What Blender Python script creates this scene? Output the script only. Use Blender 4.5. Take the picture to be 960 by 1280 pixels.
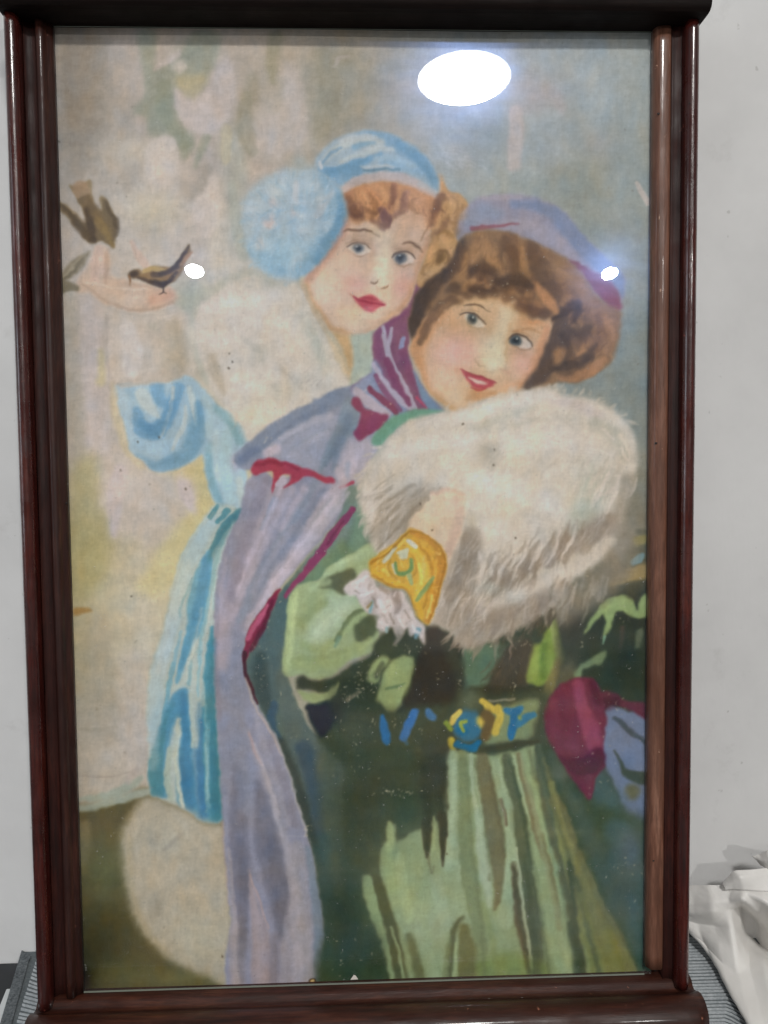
import bpy, bmesh, math, random
import numpy as np
from mathutils import Matrix, Vector

scene = bpy.context.scene
for o in list(bpy.data.objects):
    bpy.data.objects.remove(o)
rad = math.radians

# ---------------------------------------------------------------- frame pose and camera
SW_, SH_ = 0.46, 0.7583                    # visible opening of the picture, metres
LEAN = 5.0                                 # the picture leans back against the wall
BASE = 0.045                               # height of the sill below the opening
FOC = 960.0                                # focal length in pixels of the 960 px wide photograph
def rot_xyz(rx, ry, rz):
    return (Matrix.Rotation(rz, 3, 'Z') @ Matrix.Rotation(ry, 3, 'Y') @ Matrix.Rotation(rx, 3, 'X'))
R_FIT = rot_xyz(0.05275242, -0.0338603, -0.01164381)
T_FIT = Vector((-0.01721388, 0.00700138, 0.60921884))
R_LOC = R_FIT @ Matrix(((1, 0, 0), (0, 0, -1), (0, 1, 0)))      # picture axes (right, inwards, up) -> lens axes
CAM_LOC = -(R_LOC.transposed() @ T_FIT)
FRAME_M = (Matrix.Translation((0, 0, 0.0032)) @ Matrix.Rotation(-rad(LEAN), 4, 'X') @ Matrix.Translation((0, 0, SH_ / 2 + BASE)))
CAM_W = FRAME_M @ CAM_LOC
F3 = FRAME_M.to_3x3()
def ray(u, v):
    return F3 @ (R_LOC.transposed() @ Vector(((u - 480) / FOC, (v - 640) / FOC, 1.0)))
def on_y(u, v, y):
    d = ray(u, v); return CAM_W + d * ((y - CAM_W.y) / d.y)
def on_z(u, v, z):
    d = ray(u, v); return CAM_W + d * ((z - CAM_W.z) / d.z)
def mirrored(u, v, z):
    """the spot of the room at height z that the glass shows at a given place of the picture"""
    d = R_LOC.transposed() @ Vector(((u - 480) / FOC, (v - 640) / FOC, 1.0))
    p = CAM_LOC + d * (-CAM_LOC.y / d.y)
    p = FRAME_M @ p; d = F3 @ Vector((d.x, -d.y, d.z))
    return p + d * ((z - p.z) / d.z)

cam = bpy.data.objects.new('camera', bpy.data.cameras.new('camera'))
scene.collection.objects.link(cam)
cam.data.sensor_fit = 'HORIZONTAL'; cam.data.sensor_width = 36.0
cam.data.lens = 36.0 * FOC / 960.0
cam.data.clip_start = 0.01; cam.data.clip_end = 100
LENS = (F3 @ R_LOC.transposed()) @ Matrix(((1, 0, 0), (0, -1, 0), (0, 0, -1)))
cam.matrix_world = Matrix.Translation(CAM_W) @ LENS.to_4x4()
scene.camera = cam

world = bpy.data.worlds.new('World'); scene.world = world; world.use_nodes = True
world.node_tree.nodes['Background'].inputs['Color'].default_value = (1.0, 0.985, 0.95, 1)
world.node_tree.nodes['Background'].inputs['Strength'].default_value = 0.17

def lamp(name, spot, size, watts, col, tilt=None):
    l = bpy.data.lights.new(name, 'AREA'); l.shape = 'DISK'; l.size = size; l.energy = watts; l.color = col
    o = bpy.data.objects.new(name, l); scene.collection.objects.link(o); o.location = spot
    if tilt is not None:
        o.rotation_euler = (Vector(tilt) - spot).to_track_quat('-Z', 'Y').to_euler()
    return o
# round ceiling lamp and two smaller ceiling spots behind the photographer, all mirrored in the glass
CEIL = CAM_W.z + 1.45
lamp('ceiling_lamp', mirrored(580, 101, CEIL), 0.298, 41, (1.0, 0.985, 0.955))
lamp('ceiling_lamp_rim', mirrored(580, 101, CEIL) + Vector((0, 0, .004)), 0.316, 4.5, (1.0, 0.98, 0.95))
s = mirrored(762, 342, CEIL); lamp('ceiling_spot', s, 0.098, 33, (1.0, 0.975, 0.94), s + Vector((0, .8, -1.6)))
s = mirrored(243, 339, CEIL); lamp('ceiling_spot', s, 0.105, 7, (0.93, 0.97, 1.0), s + Vector((0, .8, -1.6)))

win = lamp('window_light', Vector((-2.2, -1.05, 0.95)), 1.0, 10, (0.80, 0.90, 1.0), (0, 0.1, 0.5))
win.data.shape = 'RECTANGLE'; win.data.size = 0.8; win.data.size_y = 1.3

vs = scene.view_settings
vs.view_transform = 'Standard'; vs.look = 'None'; vs.exposure = 0.0; vs.gamma = 1.0; vs.use_curve_mapping = False
scene.cycles.max_bounces = 5; scene.cycles.diffuse_bounces = 3; scene.cycles.glossy_bounces = 3; scene.cycles.transparent_max_bounces = 8
scene.cycles.use_denoising = True; scene.cycles.use_adaptive_sampling = True; scene.cycles.adaptive_threshold = .02

# ---------------------------------------------------------------- helpers
def tag(o, label=None, cat=None, kind=None, group=None):
    if label: o['label'] = label
    if cat: o['category'] = cat
    if kind: o['kind'] = kind
    if group: o['group'] = group
    return o
def link(name, me, mat=None, parent=None, smooth=False):
    o = bpy.data.objects.new(name, me); scene.collection.objects.link(o)
    if mat: me.materials.append(mat)
    if parent: o.parent = parent
    if smooth:
        for p in me.polygons: p.use_smooth = True
    return o
def from_bm(name, bm, mat, parent=None, smooth=False):
    bmesh.ops.recalc_face_normals(bm, faces=bm.faces)
    me = bpy.data.meshes.new(name); bm.to_mesh(me); bm.free()
    return link(name, me, mat, parent, smooth)
def box(bm, x0, x1, y0, y1, z0, z1):
    v = [bm.verts.new((x, y, z)) for x in (x0, x1) for y in (y0, y1) for z in (z0, z1)]
    for f in ((0, 1, 3, 2), (4, 6, 7, 5), (0, 4, 5, 1), (2, 3, 7, 6), (0, 2, 6, 4), (1, 5, 7, 3)):
        bm.faces.new([v[i] for i in f])
def bevel(o, w, seg=3):
    m = o.modifiers.new('bevel', 'BEVEL'); m.width = w; m.segments = seg; m.limit_method = 'ANGLE'; m.angle_limit = rad(35)
    return o
def sweep(bm, prof, place, ts, jitter=0.0, seed=0):
    """prof: closed outline of (a, b); place(a, b, t) -> point; ts: stations along the length"""
    r = random.Random(seed); rings = []
    for t in ts:
        k = r.gauss(0, jitter)
        rings.append([bm.verts.new(place(a, b, t, k)) for a, b in prof])
    n = len(prof)
    for r0, r1 in zip(rings, rings[1:]):
        for i in range(n):
            bm.faces.new((r0[i], r0[(i + 1) % n], r1[(i + 1) % n], r1[i]))
    bm.faces.new(rings[0][::-1]); bm.faces.new(rings[-1])
def arc(cx, cy, r, a0, a1, n, ry=None):
    ry = r if ry is None else ry
    return [(cx + r * math.cos(rad(a0 + (a1 - a0) * i / n)), cy + ry * math.sin(rad(a0 + (a1 - a0) * i / n))) for i in range(n + 1)]

class Nodes:
    def __init__(self, name):
        self.m = bpy.data.materials.new(name); self.m.use_nodes = True
        self.t = self.m.node_tree; self.b = self.t.nodes['Principled BSDF']; self.out = self.t.nodes['Material Output']
    def n(self, typ, **kw):
        nd = self.t.nodes.new(typ)
        for k, v in kw.items():
            if k.startswith('_'): setattr(nd, k[1:], v)
            else: nd.inputs[k.replace('_', ' ')].default_value = v
        return nd
    def l(self, a, b): self.t.links.new(a, b)
    def coord(self, scale):
        c = self.n('ShaderNodeTexCoord'); mp = self.n('ShaderNodeMapping'); mp.inputs['Scale'].default_value = scale
        self.l(c.outputs['Object'], mp.inputs['Vector']); return mp.outputs['Vector']
    def noise(self, vec, scale, detail=4, rough=.55):
        nd = self.n('ShaderNodeTexNoise', Scale=scale, Detail=detail, Roughness=rough); self.l(vec, nd.inputs['Vector']); return nd.outputs['Fac']
    def ramp(self, fac, stops):
        r = self.n('ShaderNodeValToRGB'); e = r.color_ramp.elements
        while len(e) < len(stops): e.new(.5)
        for el, (p, c) in zip(e, stops):
            el.position = p; el.color = (*c, 1) if len(c) == 3 else c
        self.l(fac, r.inputs['Fac']); return r.outputs['Color']
    def mix(self, fac, a, b, blend='MIX'):
        m = self.n('ShaderNodeMix'); m.data_type = 'RGBA'; m.blend_type = blend
        for s, v in ((0, fac), (6, a), (7, b)):
            if isinstance(v, (float, int)): m.inputs[s].default_value = v
            elif isinstance(v, tuple): m.inputs[s].default_value = (*v, 1)
            else: self.l(v, m.inputs[s])
        return m.outputs[2]
    def bump(self, fac, strength, dist):
        b = self.n('ShaderNodeBump', Strength=strength, Distance=dist); self.l(fac, b.inputs['Height'])
        self.l(b.outputs['Normal'], self.b.inputs['Normal']); return b

def wood(name, dark, mid, lite, axis, rough=(.22, .42), wear=.5, seed=0.0, ior=1.42, coat=0.0):
    N = Nodes(name)
    s = (6, 60, 60) if axis == 'X' else (60, 60, 6)
    c = N.n('ShaderNodeTexCoord'); mp = N.n('ShaderNodeMapping'); mp.inputs['Scale'].default_value = s; mp.inputs['Location'].default_value = (seed, seed, seed)
    N.l(c.outputs['Object'], mp.inputs['Vector']); v = mp.outputs['Vector']
    v2 = N.coord((1, 1, 1))
    g = N.noise(v, 2.2, 6, .65); g2 = N.noise(v, 9, 5, .7); blot = N.noise(v2, 9, 3)
    col = N.ramp(g, [(.28, dark), (.52, mid), (.78, lite)])
    col = N.mix(N.ramp(g2, [(.42, (0, 0, 0)), (.62, (.55, .55, .55))]), col, dark)
    col = N.mix(N.ramp(blot, [(.4, (0, 0, 0)), (.7, (.7, .7, .7))]), col, tuple(x * .55 for x in mid))
    # worn flecks where the polish has gone
    f = N.noise(v2, 130, 4, .7); big = N.noise(v2, 11, 3)
    m1 = N.ramp(f, [(.66, (0, 0, 0)), (.72, (1, 1, 1))]); m2 = N.ramp(big, [(.52, (0, 0, 0)), (.66, (wear, wear, wear))])
    mm = N.mix(1.0, m1, m2, 'MULTIPLY')
    col = N.mix(mm, col, tuple(min(1, x * 3.2 + .05) for x in lite))
    N.l(col, N.b.inputs['Base Color'])
    N.l(N.ramp(N.noise(v2, 40, 4), [(.3, (rough[0],) * 3), (.75, (rough[1],) * 3)]), N.b.inputs['Roughness'])
    N.b.inputs['IOR'].default_value = ior
    if coat:
        N.l(N.ramp(N.noise(v2, 22, 4, .7), [(.40, (0, 0, 0)), (.62, (coat,) * 3)]), N.b.inputs['Coat Weight']); N.b.inputs['Coat Roughness'].default_value = .10
    h = N.mix(.45, N.mix(.5, g, g2), N.noise(v2, 45, 5, .65)); N.bump(h, .6, .0012)
    return N.m

M_BEAD = wood('mahogany_bead', (.012, .003, .0025), (.075, .0115, .0085), (.15, .030, .016), 'Z', (.14, .45), 1.0, 0.0, 1.5, .8)
M_MAH_V = wood('mahogany_upright', (.008, .003, .0025), (.038, .0085, .006), (.085, .020, .012), 'Z', (.42, .7), .5, 2.0, 1.35)
M_MAH_H = wood('mahogany_level', (.013, .0045, .003), (.056, .0150, .0085), (.13, .042, .020), 'X', (.34, .6), 1.0, 3.1, 1.38, .3)
M_TOP_SHADED = wood('mahogany_top_shaded', (.004, .0025, .002), (.010, .005, .004), (.018, .009, .007), 'X', (.6, .8), .1, 7.7, 1.25)  # darker copy of the mahogany, the top rail's shade put into its colour
M_INNER = wood('inner_moulding', (.010, .0035, .003), (.042, .0115, .0075), (.10, .032, .018), 'Z', (.38, .62), .7, 5.2, 1.42, .35)
M_BATTEN = wood('batten_wood', (.07, .027, .016), (.21, .090, .056), (.36, .19, .13), 'Z', (.28, .62), 1.0, 1.3, 1.42, .35)
# ---------------------------------------------------------------- the print
# A little painter: soft polygons and brush strokes on a 960 x 1280 sheet.
PW, PH = 960, 1280
rng = np.random.default_rng(7)
IMG = np.zeros((PH, PW, 3), np.float32)

def hx(c):
    if not isinstance(c, str):
        return np.array(c, np.float32)
    c = c.lstrip('#')
    return np.array([int(c[i:i + 2], 16) / 255 for i in (0, 2, 4)], np.float32)

def spline(pts, closed, n=6):
    P = np.array(pts, float)
    if len(P) < 3:
        return P
    if closed:
        Q = np.vstack([P[-1], P, P[0], P[1]])
    else:
        Q = np.vstack([2 * P[0] - P[1], P, 2 * P[-1] - P[-2]])
    t = np.linspace(0, 1, n, endpoint=False)[:, None]
    out = []
    for i in range(1, len(Q) - 2):
        a, b, c, d = Q[i - 1], Q[i], Q[i + 1], Q[i + 2]
        out.append(0.5 * (2 * b + (c - a) * t + (2 * a - 5 * b + 4 * c - d) * t ** 2
                          + (3 * b - a - 3 * c + d) * t ** 3))
    if not closed:
        out.append(Q[-2][None])
    return np.vstack(out)

def blur(m, s):
    r = int(max(1, round(s * 2.2)))
    k = np.exp(-0.5 * (np.arange(-r, r + 1) / max(s, .3)) ** 2); k /= k.sum()
    m = np.pad(m, r, mode='edge')
    m = sum(k[i] * m[:, i:m.shape[1] - 2 * r + i] for i in range(2 * r + 1))
    m = sum(k[i] * m[i:m.shape[0] - 2 * r + i] for i in range(2 * r + 1))
    return m

def pmask(pts, soft=1.0, smooth=True):
    """(y0, y1, x0, x1, coverage) of a closed outline"""
    P = spline(pts, True) if smooth else np.array(pts, float)
    m = int(soft * 3 + 3)
    x0 = max(0, int(P[:, 0].min()) - m); x1 = min(PW, int(P[:, 0].max()) + m + 1)
    y0 = max(0, int(P[:, 1].min()) - m); y1 = min(PH, int(P[:, 1].max()) + m + 1)
    ss = 2
    xs = x0 + (np.arange((x1 - x0) * ss) + .5) / ss
    ys = y0 + (np.arange((y1 - y0) * ss) + .5) / ss
    ins = np.zeros((len(ys), len(xs)), bool)
    for (ax, ay), (bx_, by_) in zip(P, np.roll(P, -1, 0)):
        if ay == by_:
            continue
        r = np.where((ys >= min(ay, by_)) & (ys < max(ay, by_)))[0]
        if len(r) == 0:
            continue
        xi = ax + (ys[r] - ay) * (bx_ - ax) / (by_ - ay)
        ins[r] ^= xs[None, :] > xi[:, None]
    c = ins.reshape(y1 - y0, ss, x1 - x0, ss).mean((1, 3))
    return y0, y1, x0, x1, blur(c, max(soft, .35))

def lay(y0, y1, x0, x1, cov, col, alpha=1.0, clip=None):
    cov = cov * alpha
    if clip is not None:
        cov = cov * clip[y0:y1, x0:x1]
    v = IMG[y0:y1, x0:x1]
    v += (hx(col) - v) * cov[..., None]

def fill(pts, col, soft=1.0, alpha=1.0, clip=None, smooth=True):
    y0, y1, x0, x1, c = pmask(pts, soft, smooth)
    lay(y0, y1, x0, x1, c, col, alpha, clip)

def clipmask(pts, soft=1.0, smooth=True):
    M = np.zeros((PH, PW), np.float32)
    y0, y1, x0, x1, c = pmask(pts, soft, smooth)
    M[y0:y1, x0:x1] = c
    return M

def stroke(pts, w, col, soft=1.0, alpha=1.0, clip=None, smooth=True):
    n = len(pts)
    ws = np.full(n, w, float) if np.isscalar(w) else np.interp(np.linspace(0, 1, n), np.linspace(0, 1, len(w)), w)
    P3 = np.column_stack([np.array(pts, float), ws])
    if smooth and n > 2:
        P3 = spline(P3, False, 5)
    r = np.maximum(P3[:, 2] / 2, .2); P = P3[:, :2]
    m = r.max() + soft * 2 + 2
    x0 = max(0, int(P[:, 0].min() - m)); x1 = min(PW, int(P[:, 0].max() + m) + 1)
    y0 = max(0, int(P[:, 1].min() - m)); y1 = min(PH, int(P[:, 1].max() + m) + 1)
    if x1 <= x0 or y1 <= y0:
        return
    Y, X = np.mgrid[y0:y1, x0:x1].astype(np.float32) + .5
    best = np.full(X.shape, -1e9, np.float32)
    for i in range(len(P) - 1):
        d = P[i + 1] - P[i]; L = d @ d + 1e-9
        t = np.clip(((X - P[i, 0]) * d[0] + (Y - P[i, 1]) * d[1]) / L, 0, 1)
        dist = np.hypot(X - P[i, 0] - t * d[0], Y - P[i, 1] - t * d[1])
        best = np.maximum(best, r[i] + (r[i + 1] - r[i]) * t - dist)
    c = np.clip(best / (2 * soft) + .5, 0, 1)
    c = c * c * (3 - 2 * c)
    lay(y0, y1, x0, x1, c, col, alpha, clip)

def glow(cx, cy, rx, ry, col, alpha=1.0, rot=0.0, clip=None):
    R = max(rx, ry) * 2.4
    x0 = max(0, int(cx - R)); x1 = min(PW, int(cx + R) + 1)
    y0 = max(0, int(cy - R)); y1 = min(PH, int(cy + R) + 1)
    Y, X = np.mgrid[y0:y1, x0:x1].astype(np.float32) + .5
    a = math.radians(rot); u = (X - cx) * math.cos(a) + (Y - cy) * math.sin(a)
    v = -(X - cx) * math.sin(a) + (Y - cy) * math.cos(a)
    c = np.exp(-((u / rx) ** 2 + (v / ry) ** 2))
    lay(y0, y1, x0, x1, c, col, alpha, clip)

def ell(cx, cy, rx, ry, col, soft=1.5, alpha=1.0, rot=0.0, clip=None):
    a = math.radians(rot)
    pts = [(cx + rx * math.cos(t) * math.cos(a) - ry * math.sin(t) * math.sin(a),
            cy + rx * math.cos(t) * math.sin(a) + ry * math.sin(t) * math.cos(a))
           for t in np.linspace(0, 2 * math.pi, 16, endpoint=False)]
    fill(pts, col, soft, alpha, clip)

def tufts(path, n, ang, length, w, cols, alpha=.8, soft=1.0, spread=10, jit=12, clip=None, bend=.15):
    """hairs scattered along a path, leaning to ang (degrees, y down)"""
    P = spline(path, False, 10)
    for _ in range(n):
        i = rng.integers(0, len(P))
        x, y = P[i] + rng.normal(0, spread, 2)
        a = math.radians((ang if np.isscalar(ang) else np.interp(i / (len(P) - 1), np.linspace(0, 1, len(ang)), ang)) + rng.normal(0, jit))
        L = length * rng.uniform(.55, 1.3)
        k = rng.normal(0, bend)
        p1 = (x + math.cos(a) * L * .5, y + math.sin(a) * L * .5)
        p2 = (x + math.cos(a + k) * L, y + math.sin(a + k) * L)
        ww = w * rng.uniform(.6, 1.4)
        stroke([(x, y), p1, p2], [ww * .5, ww, ww * .15], cols[rng.integers(0, len(cols))], soft, alpha * rng.uniform(.5, 1), clip)

def vnoise(cell, seed):
    g = np.random.default_rng(seed).random((PH // cell + 3, PW // cell + 3)).astype(np.float32)
    y = np.arange(PH) / cell; x = np.arange(PW) / cell
    yi = y.astype(int); xi = x.astype(int)
    fy = (y - yi)[:, None]; fx = (x - xi)[None]
    fy = fy * fy * (3 - 2 * fy); fx = fx * fx * (3 - 2 * fx)
    a = g[yi][:, xi]; b = g[yi][:, xi + 1]; c = g[yi + 1][:, xi]; d = g[yi + 1][:, xi + 1]
    return (a * (1 - fx) + b * fx) * (1 - fy) + (c * (1 - fx) + d * fx) * fy - .5
# ---- backdrop: a coarse net of colours, then blurred blossoms
NX = [40, 110, 180, 250, 330, 430, 560, 680, 760, 840]
NY = [20, 110, 210, 320, 450, 570, 690, 800, 900, 980, 1260]
NC = """8a8173 8f8678 a0978a a29a8c a39a8b 98917f 90938a 959b96 959d98 8b938d
908779 928a7c a2998b a2998c a09887 999282 959a98 979e9c 979f9b 8c948c
979083 9c9588 a69e8e a79e91 a59b8d 96907f 8f9691 8f968f 8b918a 828a82
a39c8f a59e91 b1a998 afa899 a4a497 9a978a 8c938c 888f87 838b82 7a8278
a69f91 aaa296 b0a896 b0a995 b0a893 a8a28e 8c938c 7f8883 7d8784 78827e
a19a82 ada395 b0a591 b2a886 afa684 a0a08f 8f9187 878c82 81857b 787d72
958d62 a39a72 b2a88e b5ab78 a89f78 8f8f80 80806f 777666 726d5d 696455
968e66 a39a76 b1a98c b1a982 a09874 8f8f80 70705f 5d5a4a 56513f 4c483a
938b73 9d957f aca493 aaa18c a09a84 80806f 5d5a4a 54503f 4a4637 403d30
a0987f a89f8b aca38f a89f8a 98907a 706f5c 55513f 4f4c3a 454537 3a3a2e
5a5238 5f583c 6a6040 7a7050 7a7050 4a4b38 4c4d3a 4f5440 46503e 35423a""".split()
NC = np.array([hx(c) for c in NC]).reshape(len(NY), len(NX), 3)
_y = np.arange(PH); _x = np.arange(PW)
_row = np.stack([np.stack([np.interp(_y, NY, NC[:, i, k]) for i in range(len(NX))], 1) for k in range(3)], 2)
for k in range(3):
    for y in range(PH):
        IMG[y, :, k] = np.interp(_x, NX, _row[y, :, k])

G1 = '#888c7a'
stroke([(96, 40), (97, 120), (104, 170), (98, 215)], [46, 44, 34, 10], '#857b6d', 14, .55)
stroke([(72, 40), (74, 200), (84, 420), (96, 560)], [16, 14, 18, 14], '#a0998c', 8, .5)
fill([(171, 40), (196, 40), (193, 84), (225, 70), (240, 40), (275, 40), (270, 80), (262, 95), (255, 110), (238, 126), (220, 116),
      (217, 130), (225, 155), (243, 165), (243, 186), (235, 195), (228, 200), (222, 188), (219, 175), (208, 171), (198, 173),
      (186, 168), (183, 150), (178, 147), (165, 143), (168, 133), (180, 118), (178, 95)], G1, 3, .8)
stroke([(192, 88), (206, 76), (222, 64), (226, 50)], [4, 10, 9, 5], '#a39a8c', 2, .8)
ell(227, 82, 6, 8, '#a69e8d', 2, .8, 20)
fill([(222, 97), (240, 92), (258, 96), (252, 110), (245, 124), (240, 127), (234, 118), (224, 112)], '#a59870', 4, .75)
fill([(217, 112), (230, 120), (243, 130), (256, 112), (268, 85), (282, 72), (296, 90), (293, 130), (280, 160), (262, 172), (250, 165), (235, 160), (222, 150)], '#aaa196', 4, .6)
fill([(190, 178), (205, 171), (218, 175), (224, 192), (226, 208), (216, 228), (200, 235), (186, 230), (182, 205)], '#b0a89a', 3, .8)
glow(166, 226, 16, 22, '#9b9486', .7)
stroke([(258, 172), (250, 190), (243, 208)], [9, 10, 4], '#949380', 2, .7)
fill([(243, 208), (262, 205), (262, 230), (248, 246), (238, 256), (228, 240), (215, 236), (230, 228), (242, 228)], '#9c9589', 3, .8)
fill([(240, 262), (248, 242), (266, 216), (274, 235), (278, 270), (270, 300), (256, 290)], '#b4aa9a', 4, .7)
glow(190, 262, 34, 22, '#b5ad8c', .7)
glow(162, 190, 40, 18, '#b2a993', .6)
ell(283, 182, 9, 24, '#ada284', 5, .7, 8)
fill([(262, 330), (262, 290), (268, 262), (276, 280), (284, 330)], '#b6ad95', 5, .7)
glow(198, 285, 10, 18, '#a5a08e', .6)
fill([(286, 160), (300, 150), (312, 170), (308, 230), (318, 300), (300, 320), (284, 300), (280, 250), (276, 210)], '#9a9f93', 6, .5)
stroke([(316, 100), (308, 150), (312, 185)], [16, 26, 14], '#8f8a77', 6, .6)
stroke([(345, 46), (340, 100)], [20, 12], '#8a866f', 5, .5)
stroke([(362, 90), (372, 125), (378, 165)], [26, 24, 20], '#a69c8d', 6, .6)
stroke([(325, 140), (330, 180), (350, 190)], [20, 34, 30], '#a89f8f', 7, .6)
fill([(385, 70), (440, 60), (470, 80), (466, 135), (452, 150), (420, 168), (392, 190), (384, 160), (382, 110)], '#8d8976', 8, .6)
ell(430, 82, 11, 14, '#8b8979', 4, .6)
stroke([(418, 84), (424, 74), (436, 72)], [4, 6, 3], '#a59f96', 2, .6)
ell(487, 84, 18, 9, '#858a86', 3, .5)
glow(600, 160, 46, 20, '#868d86', .55)
stroke([(646, 138), (645, 170), (643, 208)], [16, 20, 16], '#a59d94', 4, .75)
glow(666, 112, 30, 20, '#a09a97', .6)
stroke([(655, 135), (690, 125), (700, 135)], [20, 22, 10], '#9e9995', 6, .45)
glow(690, 180, 30, 60, '#949a97', .4)
glow(745, 180, 18, 18, '#9c9a93', .5)
fill([(585, 240), (640, 232), (700, 210), (745, 200), (760, 260), (742, 300), (715, 275), (690, 250), (640, 238)], '#838a80', 8, .5)
stroke([(796, 230), (801, 238), (809, 252)], [7, 8, 10], '#aba191', 1.5, .85)
for _ in range(16):
    x = rng.uniform(545, 590); y = rng.uniform(186, 206)
    stroke([(x, y), (x + rng.uniform(8, 24), y + rng.uniform(2, 9))], 1.5, '#a9adab', 1, .4)  # pale scratchy smear: a reflection on the glass painted into the print
# slow mottling of the backdrop
glow(790, 500, 26, 60, '#727d7b', .4)
glow(790, 610, 24, 50, '#7e7d70', .5)
# pillars of light behind the wrist, yellow meadow
stroke([(86, 360), (92, 480), (98, 570)], [20, 22, 16], '#a09a86', 7, .6)
stroke([(114, 380), (120, 470), (124, 600)], [22, 28, 22], '#b1a79c', 7, .6)
stroke([(128, 440), (126, 478)], [12, 10], '#b0a670', 5, .8)
stroke([(140, 478), (148, 520), (160, 560), (176, 584)], [6, 14, 14, 8], '#b8aa80', 4, .7)
fill([(106, 570), (120, 568), (128, 600), (124, 632), (134, 636), (140, 672), (130, 720), (118, 740), (90, 745), (88, 600)], '#a0965e', 7, .7)
fill([(126, 610), (132, 588), (148, 575), (162, 580), (166, 600), (190, 590), (226, 600), (240, 590), (246, 612), (238, 640), (214, 660), (200, 684), (184, 690), (176, 672), (150, 670), (138, 672), (136, 640), (126, 630)], '#b0a593', 5, .85)
stroke([(150, 590), (143, 620), (143, 668)], [18, 20, 8], '#b1a49d', 4, .7)
stroke([(228, 596), (234, 618), (243, 640)], [14, 18, 8], '#b5a9a2', 4, .8)
fill([(196, 588), (232, 586), (256, 570), (262, 600), (268, 625), (262, 645), (244, 665), (232, 690), (222, 720), (196, 745), (170, 735), (184, 712), (208, 676), (228, 650), (248, 632), (240, 600)], '#b7ab72', 5, .75)
glow(120, 800, 26, 40, '#a39a7c', .6)
stroke([(126, 780), (128, 860), (134, 920)], [26, 34, 30], '#958d78', 9, .45)
stroke([(165, 830), (168, 900), (172, 965)], [36, 34, 30], '#afa595', 10, .5)
fill([(91, 760), (104, 759), (115, 765), (104, 767), (92, 769)], '#97743a', 1.2, .9)
stroke([(96, 910), (120, 912), (146, 908)], [3, 4, 2], '#8f866f', 2, .5)
# pale curve and dark ground at the foot
fill([(60, 1004), (97, 1008), (130, 1003), (165, 993), (190, 985), (300, 1020), (300, 1270), (60, 1270)], '#5a5436', 4)
stroke([(96, 1000), (130, 996), (160, 984), (178, 972)], [3, 10, 12, 5], '#8f9a89', 3, .9)
stroke([(92, 1012), (125, 1007), (160, 997), (186, 988)], [7, 10, 10, 8], '#96a08f', 3, .9)
stroke([(160, 978), (168, 966), (172, 960)], [8, 9, 4], '#a0968a', 2, .6)
stroke([(96, 970), (130, 972), (165, 966)], [2, 2.5, 1], '#94897a', 1.2, .6)
glow(130, 1030, 40, 16, '#5f5436', .8)
stroke([(106, 1034), (106, 1060), (102, 1090)], [14, 14, 8], '#83734c', 5, .8)
glow(128, 1090, 34, 50, '#5d6140', .9)
glow(118, 1185, 40, 50, '#403d25', .9)
glow(160, 1215, 60, 18, '#565836', .7)
glow(230, 1222, 60, 12, '#6a6842', .8)
glow(104, 1225, 14, 30, '#2b2917', .9)  # lower left corner darkened, frame shade painted into the print

# ---- the birds and the raised hand
def bird(pts, c): fill(pts, c, 1.2, .95)
glow(240, 372, 34, 26, '#9da28d', .85)
fill([(96, 348), (108, 334), (116, 322), (120, 306), (127, 306), (134, 310), (138, 326), (141, 344), (160, 349), (178, 356), (196, 362), (216, 362),
      (217, 380), (198, 387), (170, 392), (146, 387), (126, 377), (112, 367), (96, 364)], '#b59d82', 2.2)
stroke([(118, 350), (120, 330), (124, 310)], [10, 12, 8], '#bc9d86', 3, .7)
stroke([(132, 352), (132, 330), (134, 316)], [5, 6, 4], '#a98a70', 2, .6)
stroke([(100, 352), (140, 358), (180, 362), (212, 360)], [3, 3, 3, 2], '#c0ac92', 1.6, .8)
stroke([(130, 372), (160, 378), (190, 374)], [10, 14, 10], '#bca68a', 5, .7)
fill([(184, 366), (214, 362), (217, 380), (198, 386), (182, 380)], '#b99678', 4, .8)
stroke([(165, 303), (170, 316), (180, 328), (188, 340)], [6, 9, 11, 9], '#b9a28d', 2.5, .85)
stroke([(163, 302), (167, 314), (174, 326)], [2, 2, 1], '#a08a74', 1.2, .5)
bird([(86, 230), (97, 233), (113, 226), (115, 243), (120, 256), (127, 262), (124, 250), (130, 245), (140, 262), (147, 275), (148, 285), (144, 300),
      (142, 311), (134, 305), (125, 301), (115, 303), (108, 300), (98, 286), (86, 272), (73, 260), (72, 251), (82, 256), (95, 265), (106, 275), (108, 268), (103, 260), (95, 248)], '#85714f')
stroke([(100, 236), (108, 250), (112, 262)], [20, 14, 8], '#96795a', 3, .8)
stroke([(118, 260), (112, 275), (114, 290)], [12, 14, 16], '#75695e', 4, .8)
stroke([(92, 276), (104, 290), (116, 300)], [5, 10, 8], '#62564f', 3, .8)
stroke([(146, 272), (147, 284), (143, 294)], [5, 7, 4], '#70665c', 2, .8)
stroke([(128, 250), (134, 264), (140, 276)], [6, 9, 9], '#8f7a50', 3, .7)
stroke([(130, 284), (138, 296), (142, 308)], [12, 10, 4], '#8f7a4a', 3, .8)
bird([(74, 344), (84, 332), (96, 323), (114, 313), (108, 328), (98, 340), (86, 348), (74, 354)], '#7b725d')
bird([(72, 352), (90, 353), (99, 358), (98, 364), (84, 365), (72, 369)], '#6d6550')
stroke([(78, 346), (92, 334), (108, 320)], [3, 5, 2], '#938a70', 1.6, .7)
bird([(160, 346), (162, 341), (168, 337), (174, 338), (180, 342), (190, 334), (205, 332), (218, 334), (226, 322), (234, 307), (237, 306), (238, 318), (232, 328), (225, 342),
      (216, 352), (205, 359), (192, 357), (180, 351), (172, 347), (166, 347)], '#7c6547')
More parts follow.
